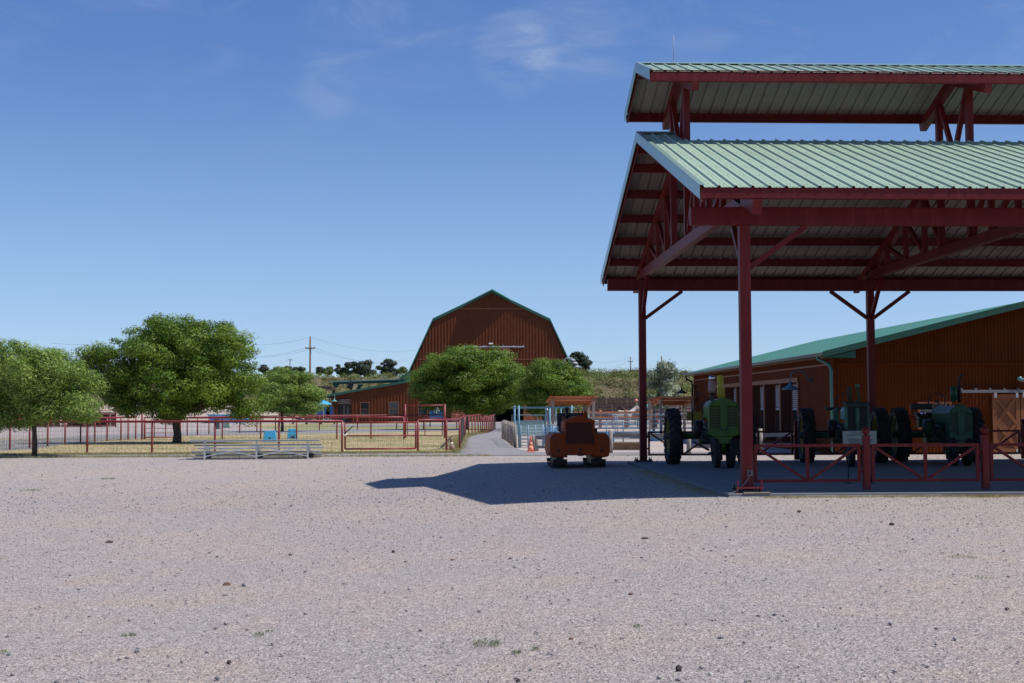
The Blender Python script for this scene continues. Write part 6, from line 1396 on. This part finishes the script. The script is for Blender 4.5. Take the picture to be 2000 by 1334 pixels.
def big_stone(px, py, w_px, h_px, col, label, sd):
    p = gp(px, py); s_ = w_px*p.y/F_PX; hh = h_px*p.y/F_PX; rg = random.Random(sd)
    import bmesh
    bm = bmesh.new(); bmesh.ops.create_icosphere(bm, subdivisions=2, radius=.5)
    for v in bm.verts:
        k = 1+.35*mnoise.noise(v.co*2.3+Vector((sd, 0, 0)))+rg.uniform(-.06, .06); v.co = Vector((v.co.x*k*s_, v.co.y*k*s_*.7, v.co.z*k*hh*1.15))
    me = bpy.data.meshes.new('stone'); bm.to_mesh(me); bm.free(); me.materials.append(col); o = bpy.data.objects.new('stone', me); COL.objects.link(o); o.location = p+Vector((0, 0, hh*.38)); o.rotation_euler.z = rg.uniform(-.4, .4)
    tag(o, label, 'stone')
SD = mat('dark_basalt_stone', (.07, .05, .045), .9, var=.3, vscale=30, bump=.6); SG = mat('grey_stone', (.22, .22, .22), .9, var=.2, vscale=30, bump=.6); SBr = mat('brown_stone', (.24, .14, .10), .9, var=.2, vscale=30, bump=.6); SW = mat('pale_stone', (.5, .47, .43), .9, var=.1, vscale=30, bump=.6)
for k, a_ in enumerate(((1325, 1312, 13, 14, SD, 'dark pointed stone at the bottom edge right of centre'), (443, 1143, 15, 7, SBr, 'flat brown stone left of centre in the foreground gravel'), (476, 1145, 9, 6, SG, 'small grey stone just right of the flat brown stone'),
    (1742, 1026, 10, 6, SD, 'dark stone on the gravel below the right-hand railing'), (268, 1276, 10, 9, SG, 'slate-grey stone in the lower left foreground'), (447, 1297, 10, 8, SD, 'dark stone near the bottom edge, lower left'), (213, 1061, 14, 5, SD, 'long flat dark stone on the left side of the yard'),
    (1260, 1053, 14, 4, SD, 'thin dark chip below the pavilion shadow'), (1408, 1248, 11, 6, SG, 'pale grey stone in the lower right foreground'), (768, 1080, 7, 6, SD, 'small dark stone in the middle of the yard'), (567, 1085, 8, 4, SD, 'small dark chip left of the middle of the yard'),
    (1232, 1162, 10, 5, SBr, 'brown flat stone right of centre in the gravel'), (1967, 1191, 11, 5, SD, 'dark flat chip by the right edge of the foreground'), (17, 1282, 9, 8, SG, 'grey stone close to the left edge of the foreground'), (1388, 1320, 10, 8, SW, 'pale stone right of the dark pointed stone'),
    (1012, 1333, 9, 8, SD, 'dark stone cut by the bottom edge in the centre'), (1560, 1001, 8, 5, SD, 'small dark stone in front of the slab edge'), (884, 1095, 9, 4, SBr, 'reddish chip right of the small dark stone'), (1116, 1249, 10, 5, SBr, 'brown stone in the foreground right of the weed'), (440, 1163, 11, 3, SG, 'thin grey flake under the flat brown stone'))):
    big_stone(*a_[:4], a_[4], a_[5], k*3.7+1)
n = 260; x, y = visible_pts(n, 7.5, 24); ok = ~((x > 4.7) & (y > 23.)); x, y = x[ok], y[ok]; n = len(x); sz = rng.uniform(.025, .05, n)
o = bpy.data.objects.new('scattered_stones', rocks_mesh('scattered_stones', np.stack([x, y, np.array([ground(a, b) for a, b in zip(x, y)])+.012], 1), sz, rng.random(n)*.35, STONE)); COL.objects.link(o); tag(o, 'darker stone chips scattered through the fine gravel', 'gravel', kind='stuff')
LF_WEED = leaf_mat('weed_leaves', (.20, .24, .14), (.38, .40, .26), .3)
def weed(px, py, r, h, k, label, lm=None, el=3.):
    p = gp(px, py); rg = np.random.default_rng(int(px)); th = rg.uniform(0, 2*PI, k); rr = r*np.sqrt(rg.random(k)); hh = h*rg.random(k)
    pt = np.stack([rr*np.cos(th), rr*np.sin(th), hh*(1-.4*rr/r)+.01], 1); ax = np.stack([np.cos(th)*.5, np.sin(th)*.5, np.full(k, 1.)], 1)+rg.normal(size=(k, 3))*.3
    k = k; me = leaf_mesh('weed', pt*np.array([1, 1, .6]), ax, rg.uniform(.012, .03, k)*max(1, p.y/14), rg.random(k), lm or LF_WEED, el); o = bpy.data.objects.new('weed', me); COL.objects.link(o); o.location = p; tag(o, label, 'weed')
for a_ in ((950, 1263, .10, .09, 170, 'largest grey-green weed low in the centre of the foreground'), (966, 1262, .05, .07, 70, 'small weed touching the largest foreground weed'), (1009, 1278, .035, .05, 60, 'small tufted weed right of the largest weed'), (1046, 1270, .03, .04, 40, 'tiny weed farthest right of the central weeds'),
    (505, 1243, .04, .06, 60, 'small dark weed in the lower left foreground'), (251, 1243, .06, .03, 70, 'flat weed in the lower left foreground'), (211, 936, .20, .03, 110, 'flat dark weed on the far left part of the yard'), (58, 958, .28, .03, 90, 'low flat weed near the left edge of the yard'),
    (1878, 1090, .16, .03, 80, 'flat weed on the gravel at the right'), (1916, 1130, .10, .03, 50, 'flat weed near the right edge of the yard'), (1247, 1225, .04, .03, 40, 'small weed in the gravel right of centre'), (8, 1277, .04, .05, 40, 'weed at the left edge of the foreground'), (527, 1235, .03, .02, 30, 'sparse sprig beside the dark lower left weed')):
    weed(*a_)
def tufts(name, pts, h, label, cat_, k=7, green=.2, sp=.06):
    P = []; A = []; Z = []; T = []
    for p in pts:
        n_ = rng.integers(3, k+3); q = rng.normal(size=(n_, 3))*sp; q[:, 2] = 0; hh = h*rng.uniform(.5, 1.2, n_)
        P.append(np.array(p)+q+np.stack([0*hh, 0*hh, hh*.4], 1)); A.append(np.stack([rng.normal(size=n_)*.5, rng.normal(size=n_)*.5, np.ones(n_)], 1)); Z.append(hh); T.append(np.clip((rng.random(n_) < green)*.9+rng.random(n_)*.2, 0, 1))
    me = leaf_mesh(name, np.concatenate(P), np.concatenate(A), np.concatenate(Z), np.concatenate(T), GRASSM, 7.); o = bpy.data.objects.new(name, me); COL.objects.link(o); tag(o, label, cat_, kind='stuff')
pts = []
for _ in range(1500): x = random.uniform(5.5, 17); pts.append((x, 23.28-abs(random.gauss(0, .16)), 0))
for _ in range(260): pts.append((random.gauss(9.55, .22), 23.12+random.gauss(0, .08), 0))
for _ in range(420): y = random.uniform(23.6, 33); pts.append((4.86-abs(random.gauss(0, .22)), y, ground(4.7, y)))
tufts('dry_grass', pts, .045, 'dry yellow grass along the foot of the slab', 'grass')
pts = []
for _ in range(2600): x = random.uniform(-18, 0); pts.append((x, 46.75+random.gauss(0, .25), .01))
for _ in range(1500): t_ = random.random(); q = [gp(*a) for a in ((898, 883), (906, 868), (912, 855), (928, 850), (948, 847), (962, 841))]; i = min(4, int(t_*5)); f = t_*5-i; p = q[i].lerp(q[i+1], f); pts.append((p.x-abs(random.gauss(0, .35)), p.y+random.gauss(0, .3), .02))
for _ in range(700): x = random.uniform(-16, 1); pts.append((x, 43.9+random.gauss(0, .18)+(.5 if x < -6 else 0), ground(x, 44)))
tufts('dry_grass', pts, .10, 'dry grass fringe along the red fences and the asphalt edge', 'grass', green=.35, sp=.10)
pts = [(random.uniform(-26, .3), random.uniform(47.2, 76), .01) for _ in range(9000)]
tufts('lawn_grass', pts, .07, 'short dry grass blades over the fenced lawn', 'grass', k=5, green=.4, sp=.2)
